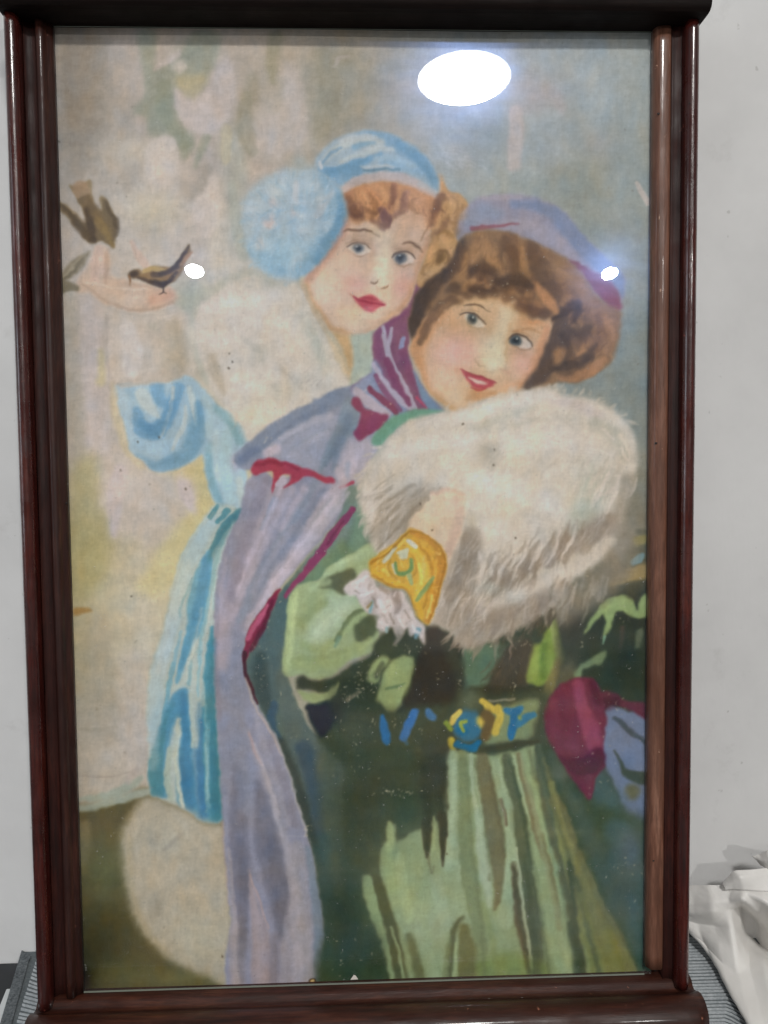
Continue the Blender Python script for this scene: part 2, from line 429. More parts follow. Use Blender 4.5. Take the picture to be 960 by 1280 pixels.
stroke([(180, 340), (195, 336), (210, 338)], [6, 7, 4], '#a48d58', 2, .9)
ell(167, 342, 6, 4.5, '#453b36', 1.4)
stroke([(162, 344), (162, 350), (163, 356)], [3, 2.5, 1], '#7d5c40', .8)
stroke([(172, 347), (186, 354), (202, 357), (212, 350)], [4, 5, 7, 4], '#4c3f38', 1.6, .9)
stroke([(192, 344), (206, 342), (222, 332)], [7, 9, 4], '#54473d', 2, .8)
stroke([(196, 352), (212, 344), (226, 336)], [4, 6, 3], '#8c6f45', 1.6, .8)
stroke([(222, 330), (230, 318), (236, 308)], [4, 5, 3], '#5d5346', 1.2, .9)
stroke([(228, 330), (236, 320), (240, 316)], [3, 4, 2], '#9a7a5c', 1.2, .8)
stroke([(203, 358), (204, 366), (199, 369)], 1.8, '#4d3f36', .7)
stroke([(204, 366), (208, 368)], 1.6, '#4d3f36', .7)

# ---- fur cuff and blue sleeve of the raised arm
fill([(134, 388), (146, 388), (170, 394), (198, 389), (217, 383), (236, 396), (242, 415), (238, 448), (243, 470), (226, 476), (182, 481), (150, 485), (139, 474), (135, 440)], '#b2a895', 4)
fill([(206, 412), (228, 408), (238, 430), (238, 456), (226, 470), (206, 468), (198, 448), (206, 430)], '#a69d87', 6, .8)
glow(172, 430, 26, 34, '#b9af9f', .6)
glow(192, 408, 8, 6, '#a5a08c', .6)
glow(185, 440, 12, 14, '#aca28f', .5)
stroke([(131, 400), (132, 420), (130, 440)], [6, 8, 4], '#a39a8b', 3, .5)
stroke([(148, 480), (185, 470), (225, 462)], [6, 9, 6], '#ab9f8c', 3, .6)
SL = [(143, 483), (160, 480), (200, 478), (230, 470), (242, 474), (258, 490), (272, 505), (290, 515), (302, 530), (312, 552), (306, 575), (310, 600), (310, 640),
      (300, 646), (285, 641), (272, 632), (262, 612), (256, 592), (254, 570), (240, 578), (220, 587), (200, 590), (190, 588), (180, 578), (166, 566), (160, 545), (150, 510)]
CS = clipmask(SL, 1.3)
fill(SL, '#93abb1', 1.3)
stroke([(150, 488), (158, 520), (166, 556)], [10, 16, 18], '#9db1b4', 5, .8, CS)
stroke([(172, 514), (174, 530), (184, 540), (197, 538), (208, 526), (215, 505), (222, 486)], [12, 18, 20, 20, 18, 17, 16], '#6f97af', 3, .95, CS)
stroke([(196, 480), (198, 496), (207, 506)], [18, 16, 10], '#7198ae', 3, .9, CS)
stroke([(162, 487), (166, 496)], [12, 8], '#7f9fae', 3, .7, CS)
stroke([(172, 572), (200, 584), (232, 568), (246, 540), (248, 510)], [8, 18, 26, 26, 18], '#7399ac', 5, .9, CS)
stroke([(172, 556), (200, 562), (222, 556)], [14, 16, 12], '#92adb6', 5, .8, CS)
stroke([(178, 494), (190, 512), (199, 522)], [18, 14, 4], '#a9b3aa', 3, .9, CS)
stroke([(216, 484), (213, 510), (206, 535), (200, 545)], [5, 5, 5, 3], '#a5b2ac', 1.5, .9, CS)
stroke([(231, 510), (230, 530), (221, 548), (216, 562)], [4, 6, 6, 3], '#aab5ad', 1.6, .9, CS)
stroke([(236, 486), (242, 505), (246, 532)], [6, 10, 4], '#abb6ac', 2.2, .9, CS)
stroke([(256, 498), (262, 515), (260, 545)], [8, 10, 8], '#9ab2b3', 3, .7, CS)
stroke([(272, 510), (290, 526), (303, 545)], [12, 18, 16], '#7a9ea2', 5, .8, CS)
stroke([(262, 560), (262, 590), (274, 625)], [10, 12, 10], '#7fa3ab', 4, .8, CS)
stroke([(284, 545), (282, 580), (288, 625)], [18, 18, 14], '#9bb5b3', 5, .8, CS)
glow(296, 577, 8, 10, '#a394a0', .7, 0, CS)
stroke([(300, 600), (302, 635)], [10, 8], '#a8b4a8', 3, .7, CS)

# ---- white fur collar of the first girl
FC = [(258, 366), (276, 356), (296, 352), (314, 345), (330, 350), (345, 358), (360, 352), (375, 356), (388, 384), (400, 410), (414, 436), (430, 466), (444, 478), (420, 490),
      (386, 505), (350, 524), (328, 541), (311, 553), (303, 534), (288, 517), (275, 502), (266, 492), (256, 470), (246, 442), (238, 412), (244, 385)]
fill(FC, '#b9b19f', 3)
CF = clipmask(FC, 4)
glow(330, 352, 40, 10, '#9c9e90', .7, 0)
glow(320, 350, 30, 8, '#a5a294', .8, 0)
glow(300, 400, 40, 36, '#bcb3a1', .7, 0, CF)
glow(326, 442, 14, 12, '#a9a797', .7, 0, CF)
glow(347, 456, 10, 12, '#aba393', .6, 0, CF)
glow(375, 480, 24, 16, '#aea996', .7, -25, CF)
glow(345, 490, 20, 14, '#b0a991', .7, 0, CF)
glow(270, 465, 10, 24, '#a69b85', .8, -18, CF)
glow(395, 430, 12, 44, '#a2a696', .75, -22, CF)
glow(322, 520, 24, 20, '#bdb393', .7, 0, CF)
tufts([(290, 380), (330, 420), (360, 470), (330, 520)], 60, 60, 16, 2.5, ['#aaa08c', '#bfb6a3', '#c0b8a8'], .35, 2, 26, 30, CF)
tufts([(250, 400), (262, 460), (285, 505), (310, 540)], 26, 70, 14, 3, ['#b7ae99', '#b2a893'], .7, 1.5, 3, 20)
tufts([(262, 362), (296, 352), (330, 347)], 26, -120, 12, 3.5, ['#b5ac98', '#afa896'], .7, 1.6, 3, 30)
tufts([(372, 475), (386, 478)], 8, -50, 14, 2, ['#9d9488', '#a49a8c'], .6, 1, 6, 12, CF)
# ---- first girl: neck, blue dress
fill([(374, 345), (392, 352), (408, 396), (424, 416), (446, 414), (452, 440), (442, 474), (434, 468), (422, 446), (408, 416), (396, 386)], '#b79e74', 2.5)
fill([(440, 414), (470, 410), (468, 450), (466, 465), (456, 480), (438, 484), (441, 450)], '#99a28f', 2)
stroke([(384, 360), (394, 385), (408, 408)], [6, 9, 8], '#b18a60', 4, .7)
stroke([(424, 418), (432, 440), (437, 462)], [18, 16, 5], '#b18f5e', 4, .8)
stroke([(412, 416), (422, 440), (432, 466)], [6, 6, 3], '#b9ab8a', 3, .7)
DR = [(270, 630), (302, 641), (292, 664), (282, 690), (274, 720), (269, 760), (268, 820), (270, 880), (273, 935), (276, 1000), (277, 1026), (268, 1030), (252, 1026), (235, 1016),
      (215, 1006), (197, 997), (187, 990), (186, 960), (185, 920), (183, 880), (186, 848), (195, 815), (205, 780), (213, 745), (220, 710), (230, 685), (247, 658)]
fill(DR, '#a4ae9f', 1.5); CD = clipmask(DR, 1.5)
stroke([(264, 652), (240, 690), (226, 725), (216, 770), (200, 820), (194, 870), (192, 960)], [16, 26, 24, 22, 20, 18, 12], '#9cb0ad', 5, .9, CD)
stroke([(285, 652), (266, 690), (246, 722)], [5, 4, 3], '#a4b2a6', 1.6, .9, CD)
stroke([(263, 645), (272, 634)], [7, 6], '#55868d', 1.2); stroke([(273, 652), (284, 638)], [6, 7], '#588a90', 1.2)
stroke([(262, 696), (272, 672), (286, 652), (302, 638)], [4, 8, 11, 9], '#55868e', 1.6)
stroke([(262, 692), (256, 715), (248, 745), (244, 778), (234, 808), (226, 835), (220, 852)], [8, 22, 26, 20, 12, 8, 4], '#6199ae', 2.5, 1, CD)
stroke([(258, 698), (254, 730), (247, 768)], [8, 12, 8], '#5790ae', 3, .8, CD)
stroke([(240, 722), (228, 752), (225, 772)], [3, 3, 2], '#79a0a4', 1.2, .8, CD)
stroke([(216, 830), (210, 862), (203, 905), (200, 925)], [6, 6, 5, 3], '#669ba9', 1.6, .9, CD)
stroke([(226, 790), (219, 820), (212, 846)], [3, 5, 4], '#76a3ad', 1.5, .7, CD)
stroke([(272, 690), (262, 740), (254, 790), (246, 815)], [3, 4, 4, 3], '#8ba79f', 1.6, .8, CD)
stroke([(284, 668), (271, 712), (267, 760)], [6, 7, 5], '#86a89f', 2, .8, CD)
stroke([(262, 740), (256, 772), (250, 800), (248, 870)], [3, 4, 4, 3], '#7ea9ad', 1.4, .8, CD)
stroke([(265, 785), (262, 830), (262, 870), (262, 940), (264, 1020)], [6, 14, 18, 22, 26], '#4f8c9c', 2.5, 1, CD)
stroke([(270, 860), (272, 930), (274, 1020)], [4, 8, 12], '#3f7a80', 3, .9, CD)
stroke([(238, 826), (236, 855)], [6, 5], '#7c9f9f', 1.4, .9, CD)
fill([(214, 870), (224, 862), (234, 862), (237, 890), (241, 930), (245, 980), (247, 1000), (252, 1030), (224, 1010), (221, 960), (226, 918), (223, 896), (218, 905), (210, 935), (206, 962), (211, 996), (186, 990), (188, 955), (197, 920), (207, 885)], '#4f8aa5', 2, 1, CD)
stroke([(188, 992), (190, 960), (200, 925)], [8, 14, 8], '#4b868f', 4, .9, CD)
stroke([(196, 990), (200, 970)], [16, 14], '#427c8a', 4, .7, CD)
stroke([(212, 935), (208, 970), (213, 1000)], [6, 8, 8], '#9aa894', 2, .9, CD)
stroke([(224, 900), (219, 940), (224, 985), (229, 1012)], [5, 6, 6, 5], '#a9b29c', 1.6, .95, CD)
stroke([(238, 868), (241, 905), (240, 935)], [4, 5, 3], '#a7b19d', 1.5, .9, CD)
stroke([(226, 950), (232, 985), (236, 1010)], [10, 12, 10], '#3f7597', 3, .8, CD)
stroke([(246, 940), (250, 990), (254, 1020)], [8, 10, 12], '#3f78a0', 4, .7, CD)
stroke([(257, 930), (258, 980), (258, 1015)], [3, 4, 3], '#79a39b', 1.6, .7, CD)
stroke([(243, 868), (254, 880), (252, 850)], [4, 8, 6], '#a3ae9d', 2, .7, CD)
# fur hem
FH = [(187, 994), (214, 1005), (240, 1018), (262, 1030), (279, 1032), (284, 1062), (290, 1120), (292, 1200), (292, 1240), (264, 1222), (232, 1210), (206, 1193), (182, 1170), (166, 1144), (158, 1110), (153, 1074), (153, 1046), (161, 1020), (174, 1000)]
fill(FH, '#a49b82', 5); CH = clipmask(FH, 5)
glow(210, 1045, 40, 24, '#ada68c', .8, 0, CH)
glow(250, 1180, 40, 40, '#a8a183', .7, 0, CH)
glow(196, 1136, 9, 14, '#8f8773', .8, 0, CH)
glow(192, 1050, 10, 8, '#938b77', .7, -40, CH)
stroke([(205, 1064), (225, 1045)], [4, 6], '#938a78', 3, .6, CH)
stroke([(162, 1050), (164, 1110), (180, 1160), (214, 1196)], [8, 9, 9, 9], '#a2946f', 5, .6, CH)
tufts([(200, 1040), (220, 1100), (240, 1180)], 60, 80, 22, 4, ['#9d947c', '#aba38b', '#a8a087'], .3, 3, 26, 30, CH)
stroke([(278, 1030), (284, 1090), (288, 1130)], [4, 5, 5], '#a58f7c', 2, .8)

# ---- long mauve cape
CP = [(445, 604), (446, 622), (420, 652), (386, 692), (356, 728), (336, 748), (316, 778), (307, 800), (304, 822), (308, 850), (320, 876), (338, 908), (351, 934), (362, 965), (376, 1010), (386, 1045),
      (396, 1090), (405, 1160), (411, 1240), (290, 1240), (288, 1150), (283, 1090), (278, 1030), (275, 960), (271, 900), (267, 830), (268, 760), (275, 710), (286, 668), (300, 640), (308, 606), (325, 584), (346, 598), (390, 590)]
fill(CP, '#868796', 1.4); CC = clipmask(CP, 1.4)
stroke([(312, 610), (292, 690), (280, 760), (276, 830)], [24, 26, 24, 20], '#8c8993', 6, .8, CC)
stroke([(352, 608), (326, 660), (302, 715), (284, 780), (280, 810)], [22, 22, 24, 22, 16], '#9d9296', 6, .85, CC)
stroke([(316, 690), (290, 740)], [12, 14], '#a1949a', 4, .7, CC)
stroke([(396, 604), (360, 660), (322, 728), (300, 776)], [10, 14, 14, 8], '#7f8896', 4, .85, CC)
stroke([(344, 626), (326, 662)], [9, 4], '#8790a0', 2.5, .8, CC)
stroke([(366, 660), (340, 700), (318, 740)], [10, 12, 8], '#8f8e99', 4, .7, CC)
stroke([(428, 612), (396, 655), (358, 706), (326, 752), (308, 790)], [26, 26, 24, 18, 8], '#a29a9f', 4, .9, CC)
stroke([(380, 612), (352, 660)], [10, 8], '#a69da3', 4, .7, CC)
fill([(398, 640), (420, 618), (440, 610), (442, 622), (408, 655), (388, 680), (376, 688), (384, 668)], '#8b9195', 3, .8, CC)
stroke([(344, 720), (362, 696), (380, 672)], [2, 3, 2], '#737680', 1.5, .6, CC)
stroke([(290, 800), (284, 850), (290, 930), (296, 1010)], [40, 36, 46, 50], '#828593', 10, .7, CC)
stroke([(276, 780), (278, 830)], [22, 16], '#a09394', 6, .7, CC)

stroke([(310, 915), (322, 945), (336, 985), (348, 1030), (356, 1080), (366, 1150), (372, 1236)], [4, 7, 9, 15, 26, 34, 40], '#918d92', 4, .9, CC)
stroke([(312, 918), (320, 938), (328, 956)], [3, 4, 2], '#a48f8c', 1.4, .8, CC)
stroke([(334, 935), (352, 980), (368, 1030)], [14, 16, 10], '#82808d', 4, .8, CC)
stroke([(340, 908), (356, 946), (372, 1000), (386, 1045)], [4, 4, 4, 4], '#9c9999', 1.5, .9, CC)

stroke([(296, 960), (298, 1040), (302, 1110), (303, 1190)], [10, 24, 24, 8], '#6b6b7a', 5, .75, CC); stroke([(322, 980), (334, 1050), (347, 1110), (350, 1176)], [10, 30, 28, 4], '#6b6b79', 5, .75, CC)
stroke([(300, 1150), (300, 1236)], [14, 12], '#7c7679', 5, .7, CC)
stroke([(311, 1088), (318, 1130), (326, 1170), (326, 1236)], [2, 10, 22, 24], '#928789', 3.5, .95, CC)
stroke([(312, 1092), (324, 1122), (336, 1160)], [2, 2.5, 1.5], '#a58e85', 1.2, .8, CC)
stroke([(344, 1170), (342, 1236)], [10, 14], '#7b757c', 5, .8, CC)
stroke([(384, 1060), (396, 1120), (404, 1236)], [6, 14, 18], '#73818f', 4, .9, CC)
stroke([(288, 1150), (294, 1236)], [8, 12], '#948b8b', 4, .8, CC)

# ---- green lining, maroon edge and dark hollow right of the cape
HL = [(440, 600), (462, 590), (470, 640), (470, 690), (440, 700), (408, 720), (374, 740), (364, 790), (360, 845), (372, 880), (395, 920), (440, 930), (470, 1000), (500, 1100), (520, 1250), (411, 1250), (405, 1160), (396, 1090), (386, 1045),
      (362, 965), (351, 934), (338, 908), (320, 876), (308, 850), (310, 815), (320, 790), (336, 760), (356, 734), (386, 696), (420, 655)]
fill(HL, '#5a6a5e', 1.4); CL = clipmask(HL, 1.4)
stroke([(452, 600), (420, 668), (390, 710)], [34, 30, 24], '#6f8279', 6, .9, CL)
stroke([(430, 690), (400, 712), (384, 730)], [30, 22, 14], '#66805f', 6, .8, CL)
stroke([(456, 640), (448, 680)], [24, 22], '#6d8a70', 6, .8, CL)
stroke([(360, 740), (340, 800), (330, 850), (340, 900)], [18, 36, 40, 20], '#4d6263', 6, .95, CL)
stroke([(352, 760), (344, 810)], [14, 18], '#4a6468', 5, .7, CL)
stroke([(326, 820), (326, 860), (336, 890)], [14, 20, 12], '#3b4c4a', 5, .9, CL)
stroke([(362, 850), (372, 900), (384, 950)], [30, 40, 40], '#56645f', 6, .9, CL)
stroke([(342, 880), (338, 905), (350, 925)], [10, 12, 8], '#35536a', 3, .8, CL)
stroke([(350, 930), (372, 985), (392, 1050)], [16, 18, 14], '#3c453f', 5, .9, CL)
stroke([(380, 935), (394, 990), (400, 1040)], [18, 20, 14], '#3d4e5b', 6, .8, CL)
stroke([(420, 900), (425, 1000), (428, 1100), (432, 1240)], [40, 50, 40, 40], '#4c5547', 10, .8, CL)
stroke([(396, 1060), (412, 1140), (418, 1240)], [12, 22, 26], '#3a4740', 6, .9, CL)
stroke([(404, 1050), (410, 1110)], [14, 14], '#3e5352', 6, .7, CL)
stroke([(446, 1100), (462, 1170), (480, 1240)], [24, 40, 50], '#3c4638', 6, .9, CL)
stroke([(426, 930), (428, 1060)], [6, 8], '#5d6a5c', 4, .5, CL)
stroke([(350, 737), (336, 757), (320, 784), (310, 806), (306, 824)], [3, 10, 14, 9, 6], '#7f2c46', 1.6)
stroke([(334, 757), (322, 776), (310, 798)], [4, 7, 5], '#b05572', 1.6, .9)
stroke([(340, 752), (328, 785), (314, 812)], [3, 6, 5], '#5f2236', 2, .9)
stroke([(306, 815), (307, 842), (314, 862), (320, 878)], [6, 6, 4, 2], '#4c2430', 1.3, .95)
stroke([(306, 848), (316, 878), (336, 912), (352, 945)], [2, 3, 3, 2], '#ab9d8f', 1.2, .7)
stroke([(440, 636), (416, 668), (388, 706), (357, 746)], [8, 11, 10, 4], '#843c5e', 1.3)
stroke([(428, 652), (408, 680)], [3, 3], '#6b2a48', 1.5, .7)

# ---- cape collar across the shoulder
SH = [(297, 582), (294, 570), (308, 556), (326, 540), (350, 522), (382, 506), (412, 491), (440, 481), (466, 468), (482, 470), (504, 505), (496, 520), (482, 530), (466, 548), (472, 560), (462, 580), (455, 598), (444, 606), (428, 604),
      (414, 598), (390, 592), (370, 584), (346, 578), (326, 576), (312, 588)]
fill(SH, '#828796', 1.4); CHs = clipmask(SH, 1.4)
stroke([(300, 576), (318, 560), (350, 535), (392, 510), (430, 494), (470, 480)], [14, 18, 22, 22, 20, 16], '#727e90', 5, .95, CHs)
stroke([(304, 574), (322, 560)], [10, 8], '#65728c', 3, .8, CHs)
fill([(332, 566), (360, 545), (392, 526), (414, 520), (428, 528), (424, 546), (410, 566), (400, 590), (372, 582)], '#8f919b', 4, .9, CHs)
stroke([(366, 562), (392, 545), (412, 535)], [3, 4, 2], '#858a92', 2.5, .7, CHs)
stroke([(352, 556), (384, 536)], [3, 3], '#80858f', 2, .5, CHs)
stroke([(334, 566), (346, 562)], [12, 10], '#a79ea3', 3, .9, CHs)
stroke([(440, 508), (432, 535), (416, 560), (402, 586)], [26, 24, 14, 6], '#75838f', 3.5, .95, CHs)
stroke([(428, 550), (422, 568), (418, 586)], [10, 9, 5], '#718092', 2.5, .9, CHs)
fill([(430, 560), (444, 545), (466, 552), (470, 566), (456, 596), (438, 604), (424, 600)], '#a49c9f', 4, .85, CHs)
stroke([(437, 580), (434, 595)], [8, 6], '#8791a0', 3, .7, CHs)
fill([(315, 584), (324, 574), (345, 573), (365, 580), (386, 586), (404, 594), (419, 597), (419, 604), (410, 604), (396, 599), (385, 596), (372, 601), (361, 607), (353, 612), (360, 602), (364, 594), (355, 592), (347, 605), (340, 618), (342, 596),
      (340, 588), (330, 590), (322, 595), (316, 592)], '#a03d51', 1.1)
stroke([(320, 580), (345, 577), (372, 586)], [5, 5, 3], '#8a2f42', 1.6, .7)
stroke([(348, 605), (356, 596), (352, 610)], [6, 6, 4], '#aaa0a6', 1.4, .9)
stroke([(425, 609), (440, 603)], [4, 5], '#a34a60', 1)
stroke([(424, 588), (428, 606), (404, 622)], [10, 10, 6], '#a8a0a5', 3, .8)
# knot and folds under the chin
fill([(523, 350), (515, 370), (505, 385), (490, 397), (470, 411), (465, 425), (466, 450), (466, 466), (440, 482), (446, 496), (470, 512), (486, 524), (505, 517), (532, 512), (552, 515), (540, 500), (527, 482), (518, 464), (513, 440), (512, 415), (517, 390), (526, 370), (540, 350)], '#7c5169', 1.3)
CK = clipmask([(460, 340), (545, 340), (560, 520), (470, 560), (430, 560), (430, 470)], 2)
fill([(440, 483), (468, 466), (482, 478), (496, 500), (508, 516), (484, 528), (466, 512), (444, 498)], '#7e88a0', 2)
fill([(466, 452), (474, 455), (484, 478), (500, 500), (514, 508), (500, 516), (480, 500), (466, 478)], '#768099', 2)
stroke([(504, 390), (486, 404), (472, 418), (474, 446)], [8, 10, 8, 10], '#7a4a6c', 3, .7)
stroke([(478, 409), (482, 430), (491, 456), (508, 488), (518, 510)], [5, 7, 8, 8, 6], '#9d95a0', 1.6, .95)
stroke([(489, 411), (485, 432), (488, 446)], [4, 5, 5], '#9f97a2', 1.4, .9)
stroke([(467, 456), (480, 476), (496, 496), (514, 510)], [6, 8, 9, 6], '#a097a1', 1.8, .9)
stroke([(484, 450), (496, 478), (512, 505)], [9, 10, 5], '#7a4260', 2, .95)
stroke([(470, 470), (486, 496), (500, 512)], [6, 8, 6], '#7d4a68', 2, .9)
stroke([(504, 425), (503, 434)], [6, 6], '#7f8db0', 1.5, .9)
stroke([(505, 440), (510, 462), (524, 494), (534, 510)], [10, 9, 6, 3], '#7b4a66', 2, .9)
stroke([(521, 496), (534, 511)], [3, 3], '#a8455f', 1)
fill([(517, 462), (526, 480), (541, 500), (553, 516), (538, 516), (528, 500), (520, 480)], '#6d8299', 1.2)
stroke([(446, 488), (460, 500), (476, 512), (486, 518)], [10, 13, 10, 6], '#a59ca3', 2, .95)
stroke([(462, 485), (478, 499), (495, 515)], [5, 8, 8], '#7b4059', 1.4)
fill([(440, 502), (444, 495), (452, 500), (458, 510), (470, 514), (486, 520), (479, 534), (462, 543), (450, 551), (441, 543), (448, 530), (452, 516), (444, 510)], '#863f5b', 1.3)
fill([(466, 548), (478, 532), (492, 520), (510, 513), (535, 511), (554, 515), (540, 519), (516, 524), (500, 532), (487, 545), (476, 556), (466, 556)], '#639078', 1.4)
# ---- first girl: ear muff, face, hair, cap
FACE1 = [(432, 262), (424, 292), (410, 315), (398, 328), (384, 344), (379, 356), (386, 376), (400, 399), (414, 411), (430, 417), (446, 417), (462, 414), (472, 408), (484, 400), (496, 393), (508, 382),
         (516, 368), (521, 350), (526, 332), (534, 312), (539, 292), (545, 262), (530, 240), (450, 240)]
fill(FACE1, '#b89f86', 2); C1 = clipmask(FACE1, 1.6)
glow(412, 345, 26, 40, '#c6ae92', .7, 20, C1)
stroke([(428, 285), (404, 322), (380, 352)], [14, 18, 14], '#b98d74', 7, .75, C1)
stroke([(381, 358), (392, 385), (410, 408), (432, 418)], [10, 10, 10, 8], '#b58d60', 5, .75, C1)
glow(446, 394, 26, 14, '#c7b18b', .7, 0, C1)
glow(478, 335, 12, 34, '#c6bb9a', .85, 8, C1)
glow(473, 290, 12, 14, '#c3b08e', .6, 0, C1)
glow(440, 335, 16, 18, '#c6ab92', .5, 0, C1)
glow(444, 358, 12, 9, '#c6988a', .65, 0, C1)
glow(505, 358, 12, 16, '#bf9a84', .75, 0, C1)
stroke([(538, 296), (524, 340), (514, 370), (490, 396), (460, 414)], [8, 10, 10, 9, 6], '#b78f6d', 5, .7, C1)
glow(484, 400, 14, 7, '#bf9a70', .6, -25, C1)
glow(448, 308, 24, 12, '#b39478', .6, 5, C1)
glow(506, 320, 20, 13, '#b08f74', .6, 10, C1)
glow(488, 305, 8, 10, '#b99c7a', .5, 0, C1)
glow(462, 402, 10, 4, '#bb8f72', .4, 0, C1)
# eyes
stroke([(427, 289), (438, 287.5), (452, 288), (464, 290), (473, 295.5)], [2, 3.2, 3.4, 3.6, 2], '#7d6657', 1.6, .8)
stroke([(504, 305), (512, 303), (520, 306.5), (528, 315)], [2, 3.6, 3.4, 2], '#755e51', 1.6, .8)
fill([(435, 309), (441, 304), (449, 303), (457, 306), (463, 312), (459, 319), (449, 320), (441, 316)], '#bdb09c', 1, .9)
ell(448, 310, 6.6, 7, '#646b73', 1.5); ell(448, 310.5, 3, 3.4, '#363d47', .9)
ell(446, 307.5, 1.3, 1.2, '#aab0b0', .6)
stroke([(434, 308), (441, 303.5), (449, 302.5), (457, 305), (464, 311)], [1.5, 2.6, 2.6, 2.4, 1.4], '#655651', 1.2, .9)
stroke([(432, 304), (443, 299.5), (454, 300.5), (464, 306)], [1, 1.6, 1.6, 1], '#8c7260', .9, .7)
stroke([(441, 318), (450, 322), (460, 318)], [1, 1.6, 1], '#9a7a64', 1, .7)
stroke([(466, 305), (468, 314), (463, 321)], [2, 4, 2], '#b3947a', 2.5, .6)
fill([(492, 320), (496, 316), (505, 315), (513, 318), (518, 324), (513, 331), (503, 331), (496, 328)], '#beb1a0', 1, .9)
ell(501, 322.5, 7.2, 7.6, '#525a65', 1.6); ell(501, 322.5, 3.4, 3.6, '#393f4a', 1.2); glow(505, 325, 3, 3, '#77808a', .6)
ell(499.5, 319.5, 1.3, 1.3, '#a3aab0', .6)
stroke([(491, 320), (496, 315.5), (505, 314), (514, 317), (520, 323)], [2, 3, 3, 2.6, 1.4], '#554a4a', 1.2, .9)
stroke([(496, 311), (506, 310), (516, 314)], [1, 1.6, 1], '#8c7260', .9, .6)
stroke([(494, 329), (504, 333), (516, 330)], [1, 1.8, 1], '#94765f', 1, .7)
# nose and mouth
stroke([(478, 332), (482, 346)], [4, 6], '#b39678', 4, .5)
stroke([(463.5, 353.5), (467, 354.5), (470, 352.5), (472, 350.5)], [1.4, 2.6, 2.6, 1], '#79604e', .9, .9)
stroke([(475, 361), (479, 359.5), (484, 356.5)], [1.6, 3, 1.8], '#84624a', .9, .9)
stroke([(469, 358), (472, 361)], [2, 2], '#a58a70', 1, .6)
glow(474, 364, 5, 3, '#b39476', .5)
LIP1 = [(440, 369), (449, 372.5), (456, 370), (462, 369), (468, 370), (475, 375), (482, 381), (473, 385), (464, 390), (456, 387), (448, 380)]
fill(LIP1, '#a94a5b', 1.2)
stroke([(441, 370), (452, 376), (464, 378), (480, 381)], [1.5, 2, 2.2, 1.4], '#8e2f45', .9, .9)
glow(463, 385, 7, 3, '#b96672', .8); stroke([(450, 373), (460, 373), (470, 375)], [2, 3, 2], '#94384a', 1.4, .7)
stroke([(437, 366), (441, 370)], [2, 2], '#b07660', 1.4, .6)
# right curls
CU = [(520, 247), (543, 236), (547, 227), (554, 226), (561, 237), (574, 242), (586, 258), (581, 280), (571, 292), (573, 306), (568, 322), (559, 335), (545, 345), (531, 359), (521, 354), (526, 335), (533, 315), (539, 293), (536, 272)]
fill(CU, '#a58559', 1.4); CCu = clipmask(CU, 1.4)
stroke([(549, 224), (547, 240)], [9, 12], '#ad8d66', 4, .8)
stroke([(552, 244), (546, 258), (540, 275)], [9, 9, 6], '#7a5e4b', 3, .85, CCu)
stroke([(566, 248), (572, 262), (564, 282)], [9, 10, 8], '#b1926a', 3, .7, CCu)
stroke([(556, 280), (546, 290), (540, 296)], [9, 8, 5], '#8d7056', 3, .7, CCu)
stroke([(578, 256), (578, 276)], [4, 4], '#8c7150', 2, .7, CCu)
ell(550, 322, 4.5, 9, '#7c6142', 2, .85, 24, CCu)
stroke([(545, 300), (558, 304), (566, 298)], [7, 9, 7], '#b08c5a', 3, .7, CCu)
stroke([(534, 330), (540, 322), (542, 306)], [7, 9, 8], '#b08a55', 3, .6, CCu)
stroke([(548, 312), (542, 324), (536, 342)], [3, 3, 3], '#8f7048', 1.6, .6, CCu)
stroke([(524, 350), (540, 342), (558, 330)], [8, 10, 8], '#a88c66', 3, .7, CCu)
tufts([(548, 240), (562, 262), (558, 300), (542, 340)], 60, [70, 100, 110, 130], 16, 2, ['#8a6c48', '#bb9a68', '#7e624a', '#c0a06c'], .4, 1, 9, 25, CCu)
# front curls
FR = [(427, 238), (440, 231), (462, 226), (490, 224), (515, 230), (546, 240), (548, 262), (538, 288), (531, 283), (527, 268), (514, 262), (501, 264), (492, 276), (484, 286), (474, 284), (462, 277), (452, 279), (440, 279), (432, 268)]
fill(FR, '#a9805a', 2.5); CFr = clipmask(FR, 2.5)
glow(520, 262, 20, 20, '#b08b6c', .9)
glow(512, 280, 20, 16, '#bb9a7a', .7, 0, C1)
ell(445, 264, 11, 13, '#7b5c4c', 3, .9, 10, CFr)
ell(434, 244, 7, 9, '#8a6654', 3, .8, 0, CFr)
stroke([(456, 240), (468, 248), (474, 262)], [14, 16, 12], '#b58255', 4, .8, CFr)
stroke([(478, 262), (484, 276), (480, 284)], [9, 13, 9], '#755863', 2.6, .85)
stroke([(494, 232), (492, 246), (486, 260)], [8, 9, 7], '#8a6656', 3, .8, CFr)
stroke([(508, 242), (505, 258), (494, 270)], [8, 9, 7], '#8f7068', 3, .7, CFr)
stroke([(496, 252), (500, 262)], [6, 6], '#b08a66', 2.5, .6, CFr)
stroke([(466, 276), (474, 281), (486, 282)], [5, 7, 6], '#7a5b52', 2.4, .8)
tufts([(440, 248), (470, 252), (510, 250), (535, 260)], 60, [110, 100, 70, 80], 16, 2, ['#8a6850', '#bf9468', '#7a5a4a', '#b58a5e'], .4, 1, 9, 25, CFr)
stroke([(537, 262), (536, 280), (526, 300)], [3, 3, 2], '#8a6a52', 2, .6)
def curl1(cx, cy, r, a0, sw, col, al):
    pts = [(cx + r * math.cos(math.radians(a0 + sw * t)), cy + r * math.sin(math.radians(a0 + sw * t))) for t in np.linspace(0, 1, 6)]
    stroke(pts, [r * .2, r * .6, r * .55, r * .15], col, 1.8, al)
